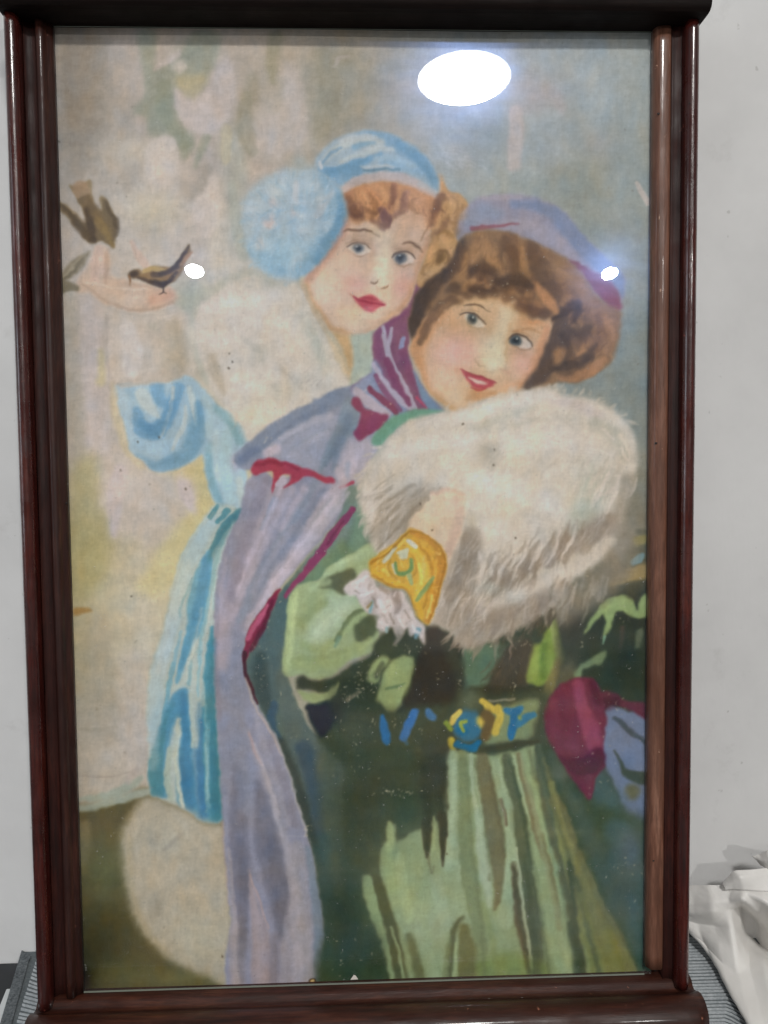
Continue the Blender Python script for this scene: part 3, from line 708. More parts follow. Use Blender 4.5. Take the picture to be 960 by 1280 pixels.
for c in [(446, 262, 9, 200, -230, '#6d5145', .7), (468, 256, 10, 30, 170, '#7d5c45', .7), (462, 250, 7, 20, 150, '#bb8c5e', .6), (482, 274, 8, 330, 220, '#6d5252', .75), (500, 258, 9, 270, 190, '#86665a', .6), (524, 256, 10, 250, -170, '#8f6e54', .5),
          (560, 258, 11, 200, 200, '#7f6246', .6), (568, 270, 9, 20, 180, '#8a6c48', .6), (556, 300, 10, 180, 200, '#86693f', .6), (552, 322, 9, 250, 180, '#73593b', .65), (538, 338, 9, 260, -160, '#836747', .5), (566, 312, 6, 0, 180, '#b79262', .6), (548, 268, 8, 150, 190, '#6f5647', .6)]:
    curl1(*c)
# ear muff
EM = [(398, 208), (372, 208), (346, 216), (322, 230), (307, 252), (303, 282), (308, 310), (321, 331), (341, 345), (364, 349), (386, 343), (402, 325), (416, 304), (428, 282), (431, 262), (424, 240), (416, 226)]
fill(EM, '#94a6ab', 4); CE = clipmask(EM, 3)
stroke([(420, 232), (428, 262), (416, 298), (396, 328), (372, 344)], [14, 16, 18, 16, 10], '#6c93ac', 5, .95, CE)
stroke([(404, 222), (414, 250), (408, 286), (392, 312)], [10, 14, 16, 14], '#7d9fb1', 5, .8, CE)
glow(330, 322, 30, 22, '#82a5b4', .9, 0, CE)
glow(360, 320, 36, 24, '#86a6b3', .8, 0, CE)
glow(348, 250, 34, 30, '#9aaaae', .8, 0, CE)
glow(318, 270, 14, 30, '#a0aeb0', .7, 0, CE)
stroke([(372, 228), (369, 250), (366, 262)], [7, 8, 3], '#a9aeac', 2.5, .8, CE)
stroke([(398, 270), (408, 250), (414, 242)], [9, 9, 4], '#a4aaa9', 3, .7, CE)
ell(338, 278, 8, 10, '#b8aaa0', 2.5, .9); ell(341, 254, 5, 7, '#b0a9a3', 2.5, .7); ell(325, 306, 7, 8, '#a9adab', 2.5, .7); ell(367, 267, 4, 4, '#b0aaa5', 2, .7)
glow(375, 204, 14, 8, '#8f9994', .8)
tufts([(330, 250), (345, 300), (375, 320), (395, 260)], 110, [110, 80, 30, -40], 18, 2.5, ['#7c9fb0', '#a5b3b5', '#6f97ad', '#93adb5'], .35, 1.4, 24, 35, CE)
tufts([(306, 260), (306, 300), (325, 335), (360, 350)], 24, [180, 170, 120, 90], 7, 3, ['#94a8ad', '#86a5b1'], .5, 1.5, 2, 25)
# cap
CAP = [(396, 210), (394, 200), (402, 188), (416, 177), (436, 168), (456, 164), (478, 165), (498, 171), (516, 181), (531, 195), (541, 209), (548, 226), (546, 242), (530, 236), (510, 227), (490, 222), (466, 221), (442, 229), (428, 240), (418, 228), (404, 218)]
fill(CAP, '#8fa1a7', 2); CCa = clipmask(CAP, 1.8)
stroke([(452, 168), (480, 170), (506, 184), (530, 205), (545, 230)], [12, 18, 22, 20, 14], '#7797aa', 6, .85, CCa)
stroke([(400, 214), (418, 216), (440, 208), (462, 198), (476, 192)], [10, 14, 12, 8, 4], '#7097b0', 3, .9, CCa)
stroke([(418, 226), (436, 222), (452, 212)], [14, 16, 12], '#7296ad', 4, .8, CCa)
stroke([(408, 198), (424, 184), (448, 176), (476, 178)], [8, 10, 10, 8], '#a6aca3', 4, .9, CCa)
stroke([(404, 204), (412, 194), (426, 184)], [4, 4, 3], '#6f8ea2', 1.6, .8, CCa)
stroke([(414, 192), (428, 184)], [3, 2], '#7c97a6', 1.4, .7, CCa)
stroke([(444, 184), (456, 179), (468, 178)], [6, 7, 3], '#789bac', 2.5, .8, CCa)
stroke([(428, 202), (448, 194), (470, 186), (492, 188)], [5, 6, 6, 4], '#a3aca6', 2.5, .8, CCa)
stroke([(480, 202), (500, 206), (524, 214)], [12, 14, 12], '#82a2b4', 5, .8, CCa)
stroke([(456, 212), (476, 211), (498, 212)], [4, 5, 3], '#617f90', 2, .8, CCa)
stroke([(450, 208), (474, 207), (492, 208)], [3, 3, 2], '#a7aeaa', 1.4, .8, CCa)
stroke([(430, 236), (446, 226), (470, 220), (500, 222), (524, 232), (544, 244)], [8, 11, 12, 12, 11, 7], '#a89c94', 3, .9)
stroke([(524, 230), (544, 240)], [6, 6], '#9aa6a8', 3, .6)
stroke([(402, 210), (401, 203)], [5, 4], '#b3b5b0', 1.2, .8)
stroke([(538, 165), (555, 185), (562, 210)], [3, 4, 3], '#a0a49f', 2, .4)

# ---- second girl: hood, hair, face
HO = [(572, 300), (572, 280), (580, 262), (592, 250), (614, 244), (642, 242), (668, 247), (692, 256), (708, 270), (722, 287), (742, 307), (762, 326), (776, 341), (781, 356), (779, 372), (774, 388), (760, 378), (745, 358), (728, 338), (716, 328), (690, 316), (664, 302), (640, 294), (614, 289), (592, 292)]
fill(HO, '#868594', 2.2); CHo = clipmask(HO, 1.8)
stroke([(598, 246), (630, 246), (650, 246)], [8, 8, 6], '#9a9298', 3, .6, CHo)
stroke([(588, 272), (604, 264), (622, 266)], [22, 22, 14], '#7f889a', 7, .85, CHo)
stroke([(642, 254), (668, 258), (694, 268), (714, 288), (738, 314), (768, 342), (778, 366)], [9, 14, 20, 26, 28, 26, 10], '#6f7d99', 5, .9, CHo)
stroke([(622, 280), (660, 284), (692, 300), (716, 320)], [10, 16, 20, 14], '#918d97', 5, .7, CHo)
stroke([(590, 285), (606, 284), (626, 282), (648, 281)], [6, 6, 4, 1.5], '#85535f', 1.8, .9)
fill([(711, 324), (728, 332), (750, 345), (768, 358), (774, 370), (774, 388), (763, 388), (750, 373), (735, 356), (722, 338)], '#7a4650', 2)
stroke([(755, 365), (772, 382)], [14, 12], '#7c4050', 4, .6)
HR = [(573, 302), (590, 289), (618, 287), (648, 294), (688, 312), (714, 328), (735, 355), (752, 376), (773, 388), (776, 410), (772, 432), (764, 450), (746, 466), (722, 477), (702, 478), (680, 486), (660, 489), (648, 487), (662, 466), (676, 440), (686, 418),
      (688, 404), (650, 388), (604, 370), (582, 372), (560, 382), (548, 398), (530, 422), (516, 428), (511, 402), (519, 372), (534, 353), (555, 336), (568, 318)]
fill(HR, '#80664b', 2.4); CR = clipmask(HR, 2)
stroke([(576, 302), (568, 324), (548, 346), (528, 364), (518, 390), (518, 424)], [12, 22, 24, 24, 20, 12], '#52463f', 4, .95, CR)
stroke([(555, 350), (545, 368), (536, 385)], [12, 10, 6], '#7d6248', 4, .7, CR)
stroke([(600, 300), (586, 325), (576, 345)], [20, 18, 10], '#93724f', 5, .7, CR)
stroke([(566, 358), (574, 366), (570, 378)], [12, 10, 8], '#63503f', 3, .85, CR)
ell(603, 344, 15, 9, '#5f4a3a', 4, .9, -12, CR)
stroke([(620, 350), (640, 356), (664, 356)], [10, 20, 16], '#5c4838', 4, .9, CR)
stroke([(590, 362), (602, 366), (616, 362)], [8, 10, 7], '#5b4737', 2.5, .9, CR)
stroke([(580, 360), (592, 352)], [6, 5], '#9b7850', 2.5, .7, CR)
stroke([(636, 296), (640, 315), (644, 332)], [14, 16, 10], '#6d543f', 5, .8, CR)
stroke([(664, 306), (666, 325), (678, 350), (692, 366)], [16, 20, 22, 14], '#6b5541', 5, .85, CR)
stroke([(612, 312), (618, 330), (628, 338)], [16, 14, 8], '#9a7751', 5, .7, CR)
stroke([(652, 320), (656, 340)], [7, 6], '#98754f', 4, .6, CR)
stroke([(668, 356), (680, 368), (690, 384)], [8, 12, 12], '#a2764e', 3, .9, CR)
ell(664, 384, 17, 9, '#6e513c', 3.5, .9, 10, CR)
stroke([(636, 374), (652, 380)], [10, 8], '#8a6546', 4, .7, CR)
stroke([(690, 400), (702, 392), (712, 384)], [6, 8, 9], '#54453d', 2.5, .95, CR)
stroke([(720, 378), (722, 390), (712, 404)], [10, 11, 8], '#5a4a40', 3, .9, CR)
stroke([(704, 392), (700, 420), (686, 448), (662, 480)], [14, 26, 30, 22], '#5c4e45', 4, .95, CR)
stroke([(700, 412), (724, 424), (732, 414)], [14, 16, 10], '#5e4d41', 4, .8, CR)
stroke([(690, 456), (714, 454), (736, 450)], [14, 12, 6], '#55473d', 3, .9, CR)
ell(699, 444, 6, 11, '#98734d', 2.2, .95, 12)
stroke([(716, 448), (726, 438), (730, 430)], [6, 7, 4], '#95704c', 2.5, .8, CR)
stroke([(740, 390), (746, 410), (744, 430)], [20, 24, 18], '#80634a', 6, .8, CR)
stroke([(760, 392), (764, 415), (756, 440)], [16, 18, 12], '#866a50', 5, .7, CR)
stroke([(704, 472), (728, 468), (748, 456)], [10, 16, 14], '#987252', 4, .9, CR)
stroke([(700, 330), (722, 352), (735, 372)], [14, 14, 10], '#89704f', 6, .6, CR)
tufts([(590, 310), (620, 320), (660, 335), (700, 360)], 120, [110, 95, 70, 60], 18, 2.2, ['#6b523e', '#9d7a54', '#7c6147', '#59463a'], .45, 1.1, 14, 22, CR)
tufts([(705, 400), (735, 400), (755, 425), (735, 455), (700, 460)], 100, [110, 100, 110, 150, 140], 16, 2, ['#6b5544', '#94744f', '#574840', '#a07c58'], .4, 1.1, 12, 25, CR)
tufts([(570, 330), (545, 355), (525, 385), (518, 415)], 50, [120, 130, 110, 95], 16, 2.2, ['#3f3733', '#6c5847', '#7d6650'], .45, 1.1, 8, 18, CR)
def curl(cx, cy, r, a0, sweep_, w, col, alpha, clip, soft=1.8):
    pts = [(cx + r * (1 - .25 * t) * math.cos(math.radians(a0 + sweep_ * t)), cy + r * (1 - .25 * t) * math.sin(math.radians(a0 + sweep_ * t))) for t in np.linspace(0, 1, 6)]
    stroke(pts, [w * .3, w, w * .9, w * .25], col, soft, alpha, clip)
def curls(path, n, spread, rmin, rmax, darks, lites, clip, alpha=.6):
    P = spline(path, False, 10)
    for _ in range(n):
        x, y = P[rng.integers(0, len(P))] + rng.normal(0, spread, 2)
        r = rng.uniform(rmin, rmax); a0 = rng.uniform(150, 330); sw = rng.choice([-1, 1]) * rng.uniform(110, 200)
        curl(x, y, r, a0, sw, r * .62, darks[rng.integers(0, len(darks))], alpha * .6, clip, 3)
        curl(x + 2.5, y - 2, r * .62, a0, sw, r * .42, lites[rng.integers(0, len(lites))], alpha * .5, clip, 3)
curls([(590, 320), (625, 325), (665, 335), (700, 365), (725, 395)], 24, 12, 8, 17, ['#5d4a3b', '#69543f', '#54453a'], ['#9a7853', '#8e6f4f', '#a2794f'], CR, .5)
curls([(600, 352), (632, 358), (660, 366), (672, 386)], 14, 5, 8, 13, ['#4f3f35', '#574538', '#604a3a'], ['#8a6849', '#a0754c'], CR, .7)
curls([(718, 395), (738, 420), (726, 446), (700, 462), (748, 455)], 20, 9, 8, 15, ['#564940', '#62503f', '#4e433d'], ['#98744f', '#a37c58', '#876a4d'], CR, .6)
curls([(566, 340), (545, 362), (528, 392)], 10, 6, 5, 9, ['#453c37', '#4e4238'], ['#7d654c', '#8a6e4f'], CR, .6)
stroke([(592, 366), (606, 370), (622, 364), (640, 372), (652, 386), (672, 394)], [6, 8, 7, 9, 9, 7], '#5e4938', 2.4, .75)
for x, y, r in [(583, 374, 5), (600, 371, 5), (618, 369, 5), (634, 374, 6), (648, 386, 6)]:
    ell(x, y, r, r * .7, '#6a523d', 2.2, .7)
F2 = [(514, 436), (520, 418), (530, 400), (544, 388), (560, 376), (580, 368), (610, 366), (640, 372), (662, 396), (690, 402), (688, 416), (679, 440), (668, 462), (655, 483), (640, 493), (620, 497), (600, 501), (586, 509), (572, 516), (560, 514), (546, 501), (532, 483), (523, 461)]
fill(F2, '#b49672', 2.4); C2 = clipmask(F2, 2)
stroke([(548, 392), (528, 420), (520, 446), (532, 480)], [22, 22, 18, 12], '#b7875a', 7, .85, C2)
glow(566, 402, 20, 16, '#b98f64', .7, 0, C2)
glow(640, 388, 20, 12, '#b99a72', .7, 0, C2)
glow(668, 402, 18, 8, '#b98558', .8, 0, C2)
glow(612, 378, 26, 10, '#b89c72', .7, 0, C2)
glow(570, 440, 28, 22, '#c7a18c', .85, 0, C2)
glow(548, 468, 20, 20, '#c6a68a', .7, 0, C2)
glow(572, 494, 20, 14, '#c3ab84', .7, 0, C2)
stroke([(534, 484), (552, 503), (572, 513)], [5, 6, 5], '#b18f60', 3, .7, C2)
stroke([(634, 392), (626, 425), (618, 452)], [20, 22, 26], '#c0b18c', 10, .85, C2); glow(618, 446, 13, 14, '#c2b892', .8, 0, C2)
glow(606, 438, 12, 20, '#bfb290', .6, 0, C2)
stroke([(634, 416), (632, 440), (628, 460)], [5, 6, 5], '#bfb085', 2.5, .6, C2)
glow(655, 455, 16, 18, '#c39c84', .85, 0, C2)
stroke([(684, 412), (674, 440), (660, 470)], [10, 12, 10], '#bb8a62', 5, .7, C2)
glow(592, 490, 14, 6, '#ad7f50', .85, -20, C2)
glow(640, 484, 14, 7, '#ba8e68', .7, -10, C2)
glow(594, 400, 20, 12, '#b3966e', .6, 15, C2)
glow(648, 426, 18, 11, '#af8861', .6, 15, C2)
glow(572, 462, 8, 6, '#bb8a68', .5, 0, C2)
stroke([(579, 381.5), (590, 380.5), (601, 382.5), (612, 389)], [1.2, 2, 2, 1], '#6d5b47', .9, .85)
stroke([(640, 415), (652, 412), (664, 412), (675, 416)], [2, 4, 4, 2], '#a27b55', 2, .7)
fill([(580, 394), (588, 392), (597, 396), (605, 404), (606, 409), (597, 410), (588, 406), (582, 400)], '#b9ae95', 1, .9)
ell(590, 398.5, 7, 7.2, '#535b5c', 1.2); ell(590.5, 399, 3.4, 3.6, '#2f373c', .9); ell(591.5, 397, 1.4, 1.3, '#b5bab0', .6)
stroke([(576, 392), (584, 391), (594, 393.5), (602, 399), (608, 406)], [1.6, 2.6, 2.6, 2, 1.2], '#5a4d44', 1.1, .9)
stroke([(577, 388), (588, 387), (600, 391)], [1, 1.4, 1], '#8f7354', .9, .7)
stroke([(584, 405), (595, 411), (606, 410)], [1, 1.8, 1], '#8f7a5e', 1.2, .7)
stroke([(608, 400), (613, 408), (606, 414)], [3, 5, 3], '#aa9270', 3, .6)
fill([(638, 424), (644, 419), (653, 421), (661, 427), (665, 433), (657, 436), (647, 434), (641, 431)], '#bbad97', 1, .9)
ell(644.5, 426, 8, 8, '#4e5659', 1.2); ell(644.5, 426.5, 4, 4, '#2b3237', .9); ell(645.5, 424, 1.4, 1.3, '#b5bab0', .6)
stroke([(636, 424), (641, 419), (649, 418), (658, 423), (666, 433)], [2.4, 3, 2.8, 2.2, 1.4], '#57493f', 1.1, .9)
stroke([(644, 435), (655, 438), (665, 435)], [1.2, 1.8, 1.2], '#8b6f58', 1.4, .7)
stroke([(642, 414.5), (654, 416), (664, 423)], [1, 1.4, 1], '#95714f', .9, .6)
stroke([(595, 448), (596, 453), (601, 457), (607, 457)], [1.4, 1.8, 2.4, 1.4], '#96805f', 1.5, .6)
stroke([(604, 464), (613, 466), (622, 464)], [1.4, 2.2, 1.4], '#a58863', 1.8, .5)
stroke([(624, 462), (636, 466)], [4, 4], '#b3876a', 3, .5)
LIP2 = [(576, 460), (582, 463), (590, 467), (604, 472), (613, 475.5), (619, 478), (612, 484), (604, 487), (597, 486.5), (589, 482), (582, 472)]
fill(LIP2, '#a34650', 1.1)
fill([(585, 470), (596, 475), (606, 478.5), (611, 480), (604, 481.5), (596, 480), (589, 475.5)], '#bba893', 1)
stroke([(576, 460), (590, 467), (606, 473), (620, 478)], [1.4, 2.4, 2.6, 1.2], '#8c3640', .9, .8)
stroke([(588, 484), (598, 488), (608, 486)], [1.5, 2.4, 1.5], '#9c3440', .9, .7)
stroke([(655, 478), (656, 472)], [1.4, 1], '#d2c3a8', .7, .7)
# ---- dark bodice, green sleeve, belt
BD = [(395, 880), (420, 850), (460, 820), (500, 780), (540, 770), (600, 790), (660, 770), (700, 740), (760, 700), (830, 690), (830, 940), (700, 950), (560, 945), (470, 1000), (430, 960), (396, 920)]
fill(BD, '#404638', 3); 
fill([(515, 830), (535, 782), (560, 792), (585, 812), (600, 860), (590, 880), (540, 885), (500, 890), (505, 860)], '#3d332d', 3)
stroke([(520, 850), (512, 890)], [26, 30], '#42362f', 6, .8)
stroke([(560, 800), (580, 850), (585, 890)], [16, 20, 30], '#474438', 8, .7)
fill([(578, 812), (590, 806), (632, 808), (614, 842), (604, 874), (586, 872), (580, 840)], '#567059', 2.5)
fill([(612, 850), (632, 810), (665, 800), (664, 850), (650, 862), (606, 866)], '#514338', 3)
tufts([(640, 820), (630, 850)], 26, 120, 22, 2.5, ['#5e4d3e', '#44392f', '#65523f'], .5, 1.4, 12, 8)
stroke([(590, 868), (630, 866), (672, 866)], [20, 16, 14], '#413729', 4, .9)
fill([(690, 776), (697, 776), (702, 800), (706, 826), (694, 834), (688, 848), (676, 858), (658, 850), (662, 832), (676, 802)], '#748c3c', 1.5)
stroke([(672, 810), (664, 845)], [12, 14], '#8a9c40', 4, .8)
stroke([(690, 782), (700, 822)], [8, 8], '#8c9a55', 3, .8)
stroke([(680, 806), (678, 846)], [8, 8], '#57742f', 4, .7)
stroke([(698, 828), (686, 862), (676, 896), (668, 920)], [10, 16, 16, 10], '#7a7343', 4, .9)
stroke([(712, 760), (712, 800), (712, 850)], [30, 32, 28], '#484237', 8, .8)
fill([(700, 838), (716, 828), (720, 850), (712, 862), (694, 862)], '#595644', 3, .9)
# right edge: sleeve of the far arm
fill([(730, 800), (760, 760), (806, 740), (815, 760), (815, 880), (780, 876), (750, 862), (724, 848)], '#363b30', 4)
stroke([(772, 780), (766, 830), (790, 860)], [30, 40, 40], '#333d34', 8, .8)
stroke([(778, 785), (776, 810)], [6, 5], '#544640', 3, .7)
fill([(730, 791), (738, 776), (745, 765), (755, 751), (770, 744), (786, 747), (793, 757), (797, 765), (800, 748), (815, 740), (815, 770), (795, 773), (785, 767), (776, 763), (768, 768), (763, 784), (756, 796), (753, 800), (757, 778), (753, 767), (745, 777), (735, 790)], '#869b5d', 1.2)
stroke([(760, 756), (778, 752)], [8, 8], '#93a865', 3, .7)
stroke([(756, 796), (753, 806)], [4, 1.5], '#6f9c80', 1, .8)
stroke([(800, 790), (797, 808)], [9, 8], '#6a7457', 2.5, .7)
fill([(764, 732), (769, 719), (786, 710), (815, 703), (815, 722), (786, 728)], '#8b7846', 1.8)
stroke([(790, 703), (798, 698), (801, 694)], [7, 11, 6], '#4d8094', 1.6)
stroke([(796, 676), (806, 672)], [12, 12], '#7a7540', 3)
stroke([(798, 664), (812, 664)], [7, 8], '#4d5040', 2.5, .8)
stroke([(766, 738), (790, 734), (815, 728)], [10, 10, 8], '#45483a', 4, .8)
fill([(717, 842), (724, 832), (738, 824), (756, 814), (753, 828), (738, 832), (728, 838), (727, 848), (719, 850)], '#6b8460', 1.5)
# maroon bow, blue cloth
fill([(756, 890), (765, 880), (785, 890), (815, 908), (815, 1060), (795, 1030), (780, 1005), (766, 978), (754, 955), (748, 925)], '#66748e', 2)
stroke([(780, 960), (790, 1000), (805, 1040)], [24, 26, 20], '#5d6d86', 6, .8)
stroke([(767, 897), (784, 911), (806, 928)], [5, 7, 5], '#454c55', 2, .9)
stroke([(768, 938), (778, 958), (786, 968), (812, 976)], [2, 5, 12, 18], '#3d4237', 2.5, .9)
ell(790, 990, 10, 11, '#5d5b3a', 3, .9)
stroke([(745, 970), (760, 1010), (770, 1060), (790, 1120)], [24, 40, 50, 50], '#425e63', 10, .85)
fill([(681, 902), (688, 874), (700, 858), (718, 850), (735, 846), (744, 852), (751, 864), (764, 864), (786, 876), (815, 880), (815, 904), (800, 897), (782, 886), (768, 879), (757, 886), (758, 902), (753, 925), (752, 944), (755, 956), (746, 970), (741, 985), (737, 1001), (726, 986), (710, 965), (696, 940), (686, 916)], '#6b2d40', 1.4)
CB = clipmask([(681, 902), (688, 874), (700, 858), (718, 850), (735, 846), (744, 852), (757, 886), (753, 925), (755, 956), (737, 1001), (710, 965), (696, 940)], 2)
stroke([(724, 856), (730, 885), (742, 915), (744, 945)], [16, 20, 22, 14], '#8b3d57', 4, .9, CB)
stroke([(690, 890), (700, 920), (716, 940)], [24, 34, 30], '#67303f', 8, .6, CB)
stroke([(736, 862), (746, 880), (770, 876)], [12, 16, 12], '#54202f', 5, .8)
fill([(700, 944), (725, 946), (748, 932), (756, 950), (748, 966), (740, 970), (720, 968), (708, 958)], '#531f3c', 2.5, .9)
stroke([(735, 975), (737, 996)], [12, 4], '#6a3348', 2.5, .9)
# green puffed sleeve
GS = [(357, 846), (354, 820), (357, 790), (361, 752), (370, 735), (386, 727), (400, 724), (408, 712), (422, 700), (446, 689), (462, 678), (478, 672), (478, 700), (464, 712), (446, 722), (440, 738), (452, 756), (464, 775), (474, 795), (466, 814), (450, 820), (430, 832), (416, 845), (398, 849), (378, 845)]
fill(GS, '#8f9f70', 1.4); CG = clipmask(GS, 1.4)
stroke([(408, 715), (430, 702), (458, 690)], [14, 16, 14], '#97a97b', 4, .9, CG)
stroke([(366, 745), (362, 790), (358, 835)], [14, 12, 10], '#9aab72', 4, .9, CG)
fill([(392, 770), (412, 745), (440, 740), (448, 760), (425, 785), (412, 800), (390, 805), (378, 800)], '#9cae8c', 6, .9, CG)
stroke([(376, 780), (392, 760), (406, 752)], [10, 12, 8], '#7f8f62', 5, .8, CG)
stroke([(384, 755), (396, 745)], [6, 6], '#86976a', 4, .7, CG)
stroke([(378, 806), (400, 812), (416, 802)], [8, 10, 8], '#8a9a64', 5, .8, CG)
stroke([(366, 830), (390, 832), (420, 828), (446, 808)], [14, 14, 14, 16], '#8c9c65', 5, .8, CG)
stroke([(420, 800), (432, 780), (446, 766), (454, 762)], [4, 6, 6, 3], '#5f6e4c', 1.8, .9)
stroke([(424, 796), (418, 808)], [5, 3], '#6a8a72', 2, .8)
stroke([(430, 790), (446, 776), (456, 768)], [8, 12, 8], '#93a670', 3, .8)
fill([(399, 735), (408, 724), (422, 716), (440, 710), (447, 716), (444, 726), (436, 732), (434, 744), (426, 742), (416, 736)], '#585e45', 1.6)
fill([(442, 792), (444, 780), (456, 770), (466, 768), (472, 784), (464, 798), (452, 802), (444, 800)], '#515b40', 1.8)
SW = [(370, 852), (379, 845), (394, 850), (420, 846), (440, 832), (462, 822), (468, 804), (482, 790), (474, 770), (486, 774), (505, 790), (530, 800), (520, 830), (512, 860), (500, 880), (470, 880), (440, 884), (418, 900), (400, 920), (386, 892), (384, 882), (404, 878), (418, 862), (400, 866), (384, 862), (372, 860)]
fill(SW, '#3f4232', 1.8)
fill([(372, 862), (388, 866), (408, 865), (424, 852), (420, 866), (406, 877), (391, 880), (380, 874)], '#8e9b65', 1.4)
fill([(382, 884), (398, 880), (424, 878), (418, 902), (401, 922), (391, 906)], '#222836', 2)
stroke([(424, 880), (440, 900), (470, 912)], [24, 30, 34], '#3d3a33', 8, .8)
stroke([(436, 876), (450, 866)], [6, 5], '#8d8466', 1.6, .8)
fill([(459, 850), (464, 832), (474, 822), (482, 818), (487, 826), (478, 838), (472, 855), (464, 854)], '#8b9b62', 1.6)
fill([(472, 872), (478, 848), (488, 828), (502, 820), (518, 824), (513, 846), (506, 870), (500, 884), (490, 890), (478, 882)], '#8a9b63', 1.8)
stroke([(484, 862), (496, 858), (506, 852)], [4, 5, 2], '#5f7854', 1.5, .8)
stroke([(470, 845), (478, 830)], [8, 7], '#434638', 2.5, .6)
stroke([(484, 800), (478, 815), (498, 812)], [16, 12, 10], '#40452f', 5, .7)
# lace
LA = [(429, 736), (436, 728), (446, 722), (456, 712), (466, 716), (471, 734), (484, 734), (492, 740), (502, 738), (508, 752), (516, 764), (521, 774), (530, 782), (531, 806), (526, 801), (521, 792), (513, 797), (509, 786), (503, 798), (492, 808), (495, 796), (488, 784), (482, 790), (470, 784), (473, 770), (460, 765), (450, 755), (446, 745), (436, 746)]
fill(LA, '#b6aca1', 1.3); CLa = clipmask(LA, 1.3)
stroke([(460, 725), (468, 745), (458, 755)], [5, 8, 5], '#a0948a', 3, .7, CLa)
stroke([(494, 740), (496, 755), (494, 765)], [10, 12, 6], '#887a70', 2.5, .85)
stroke([(478, 735), (486, 739)], [7, 6], '#93826f', 2, .8)
ell(484, 760, 9, 14, '#c0b6ab', 3, .8); ell(446, 732, 10, 6, '#c1b7ac', 3, .8); ell(480, 776, 8, 7, '#beb4aa', 3, .8); ell(512, 776, 7, 9, '#beb4aa', 3, .7)
stroke([(465, 752), (463, 764)], [5, 4], '#6f9aa0', 1.6, .9); stroke([(523, 786), (520, 798)], [5, 4], '#6d97a4', 1.6, .9); stroke([(484, 784), (482, 790)], [4, 3], '#7fa09f', 1.2, .8)
stroke([(459, 758), (464, 752)], [4, 3], '#8c7a4e', 1.2, .8)
for _ in range(34):
    a, b = rng.uniform(434, 528), rng.uniform(716, 802)
    stroke([(a, b), (a + rng.normal(0, 4), b + rng.normal(4, 3))], 2.4, ['#c9c0b5', '#a1968c'][rng.integers(0, 2)], 1.2, .55, CLa)

# ---- the big muff
MU = [(478, 562), (494, 540), (516, 524), (545, 518), (572, 513), (600, 502), (632, 494), (660, 486), (688, 484), (706, 494), (738, 498), (764, 511), (784, 528), (795, 552), (797, 574), (790, 606), (780, 640), (774, 664), (760, 690), (736, 714), (716, 726), (700, 746), (682, 766),
      (655, 780), (620, 796), (590, 809), (578, 806), (564, 790), (545, 780), (530, 776), (500, 700), (470, 692), (461, 666), (455, 650), (450, 630), (449, 610), (455, 590), (464, 575)]
glow(770, 690, 36, 40, '#8a8272', .9)
stroke([(705, 760), (740, 735), (770, 715)], [40, 44, 30], '#80796a', 12, .8)
fill(MU, '#b7af9b', 3); CM = clipmask(MU, 3)
glow(640, 600, 80, 60, '#b8af98', .7, 0, CM)
glow(540, 545, 50, 24, '#bcaf96', .6, 0, CM)
glow(520, 590, 50, 26, '#b7ae99', .6, 0, CM)
glow(700, 560, 50, 50, '#b5ab97', .5, 0, CM)
glow(520, 520, 30, 8, '#b9a98e', .6, -10, CM)
stroke([(590, 536), (630, 520), (670, 508)], [12, 14, 8], '#a3a08c', 6, .7, CM)
stroke([(610, 540), (650, 530), (680, 524)], [6, 8, 6], '#a29e8a', 4, .5, CM)
glow(612, 565, 18, 12, '#959080', .95, 5, CM)
stroke([(618, 580), (612, 596)], [8, 4], '#9d9684', 3, .6, CM)
stroke([(690, 500), (720, 506), (750, 520)], [10, 14, 10], '#aea297', 6, .6, CM)
stroke([(745, 530), (770, 545), (782, 570)], [16, 18, 12], '#9a9885', 6, .7, CM)
stroke([(752, 535), (768, 550)], [3, 3], '#b9b0a0', 2, .7, CM)
stroke([(776, 545), (788, 566)], [7, 6], '#bcb19a', 3, .8, CM)
glow(742, 605, 22, 26, '#98a08c', .75, 20, CM)
glow(728, 640, 20, 22, '#97a08a', .7, 20, CM)
tufts([(738, 580), (765, 590), (785, 610)], 44, 118, 34, 4, ['#beb4a0', '#b5ab97', '#a39c88'], .6, 1.5, 10, 8)
stroke([(784, 600), (776, 640), (770, 680)], [16, 20, 20], '#8d8574', 6, .7)
# cleft on the left with grey strokes
fill([(472, 640), (500, 618), (534, 598), (538, 612), (524, 640), (512, 664), (490, 680), (474, 682), (466, 664)], '#978d7b', 6, .8, CM)
tufts([(476, 610), (500, 630), (490, 660), (470, 640)], 70, [150, 145, 125, 120], 34, 3, ['#8e8472', '#b9b09f', '#a59b89', '#c0b7a6', '#857b6a'], .6, 1.1, 12, 8, CM)
tufts([(476, 560), (456, 590), (451, 620), (458, 660)], 26, [170, 150, 120, 100], 12, 4, ['#b7ae9b', '#b0a793'], .7, 1.5, 3, 18)
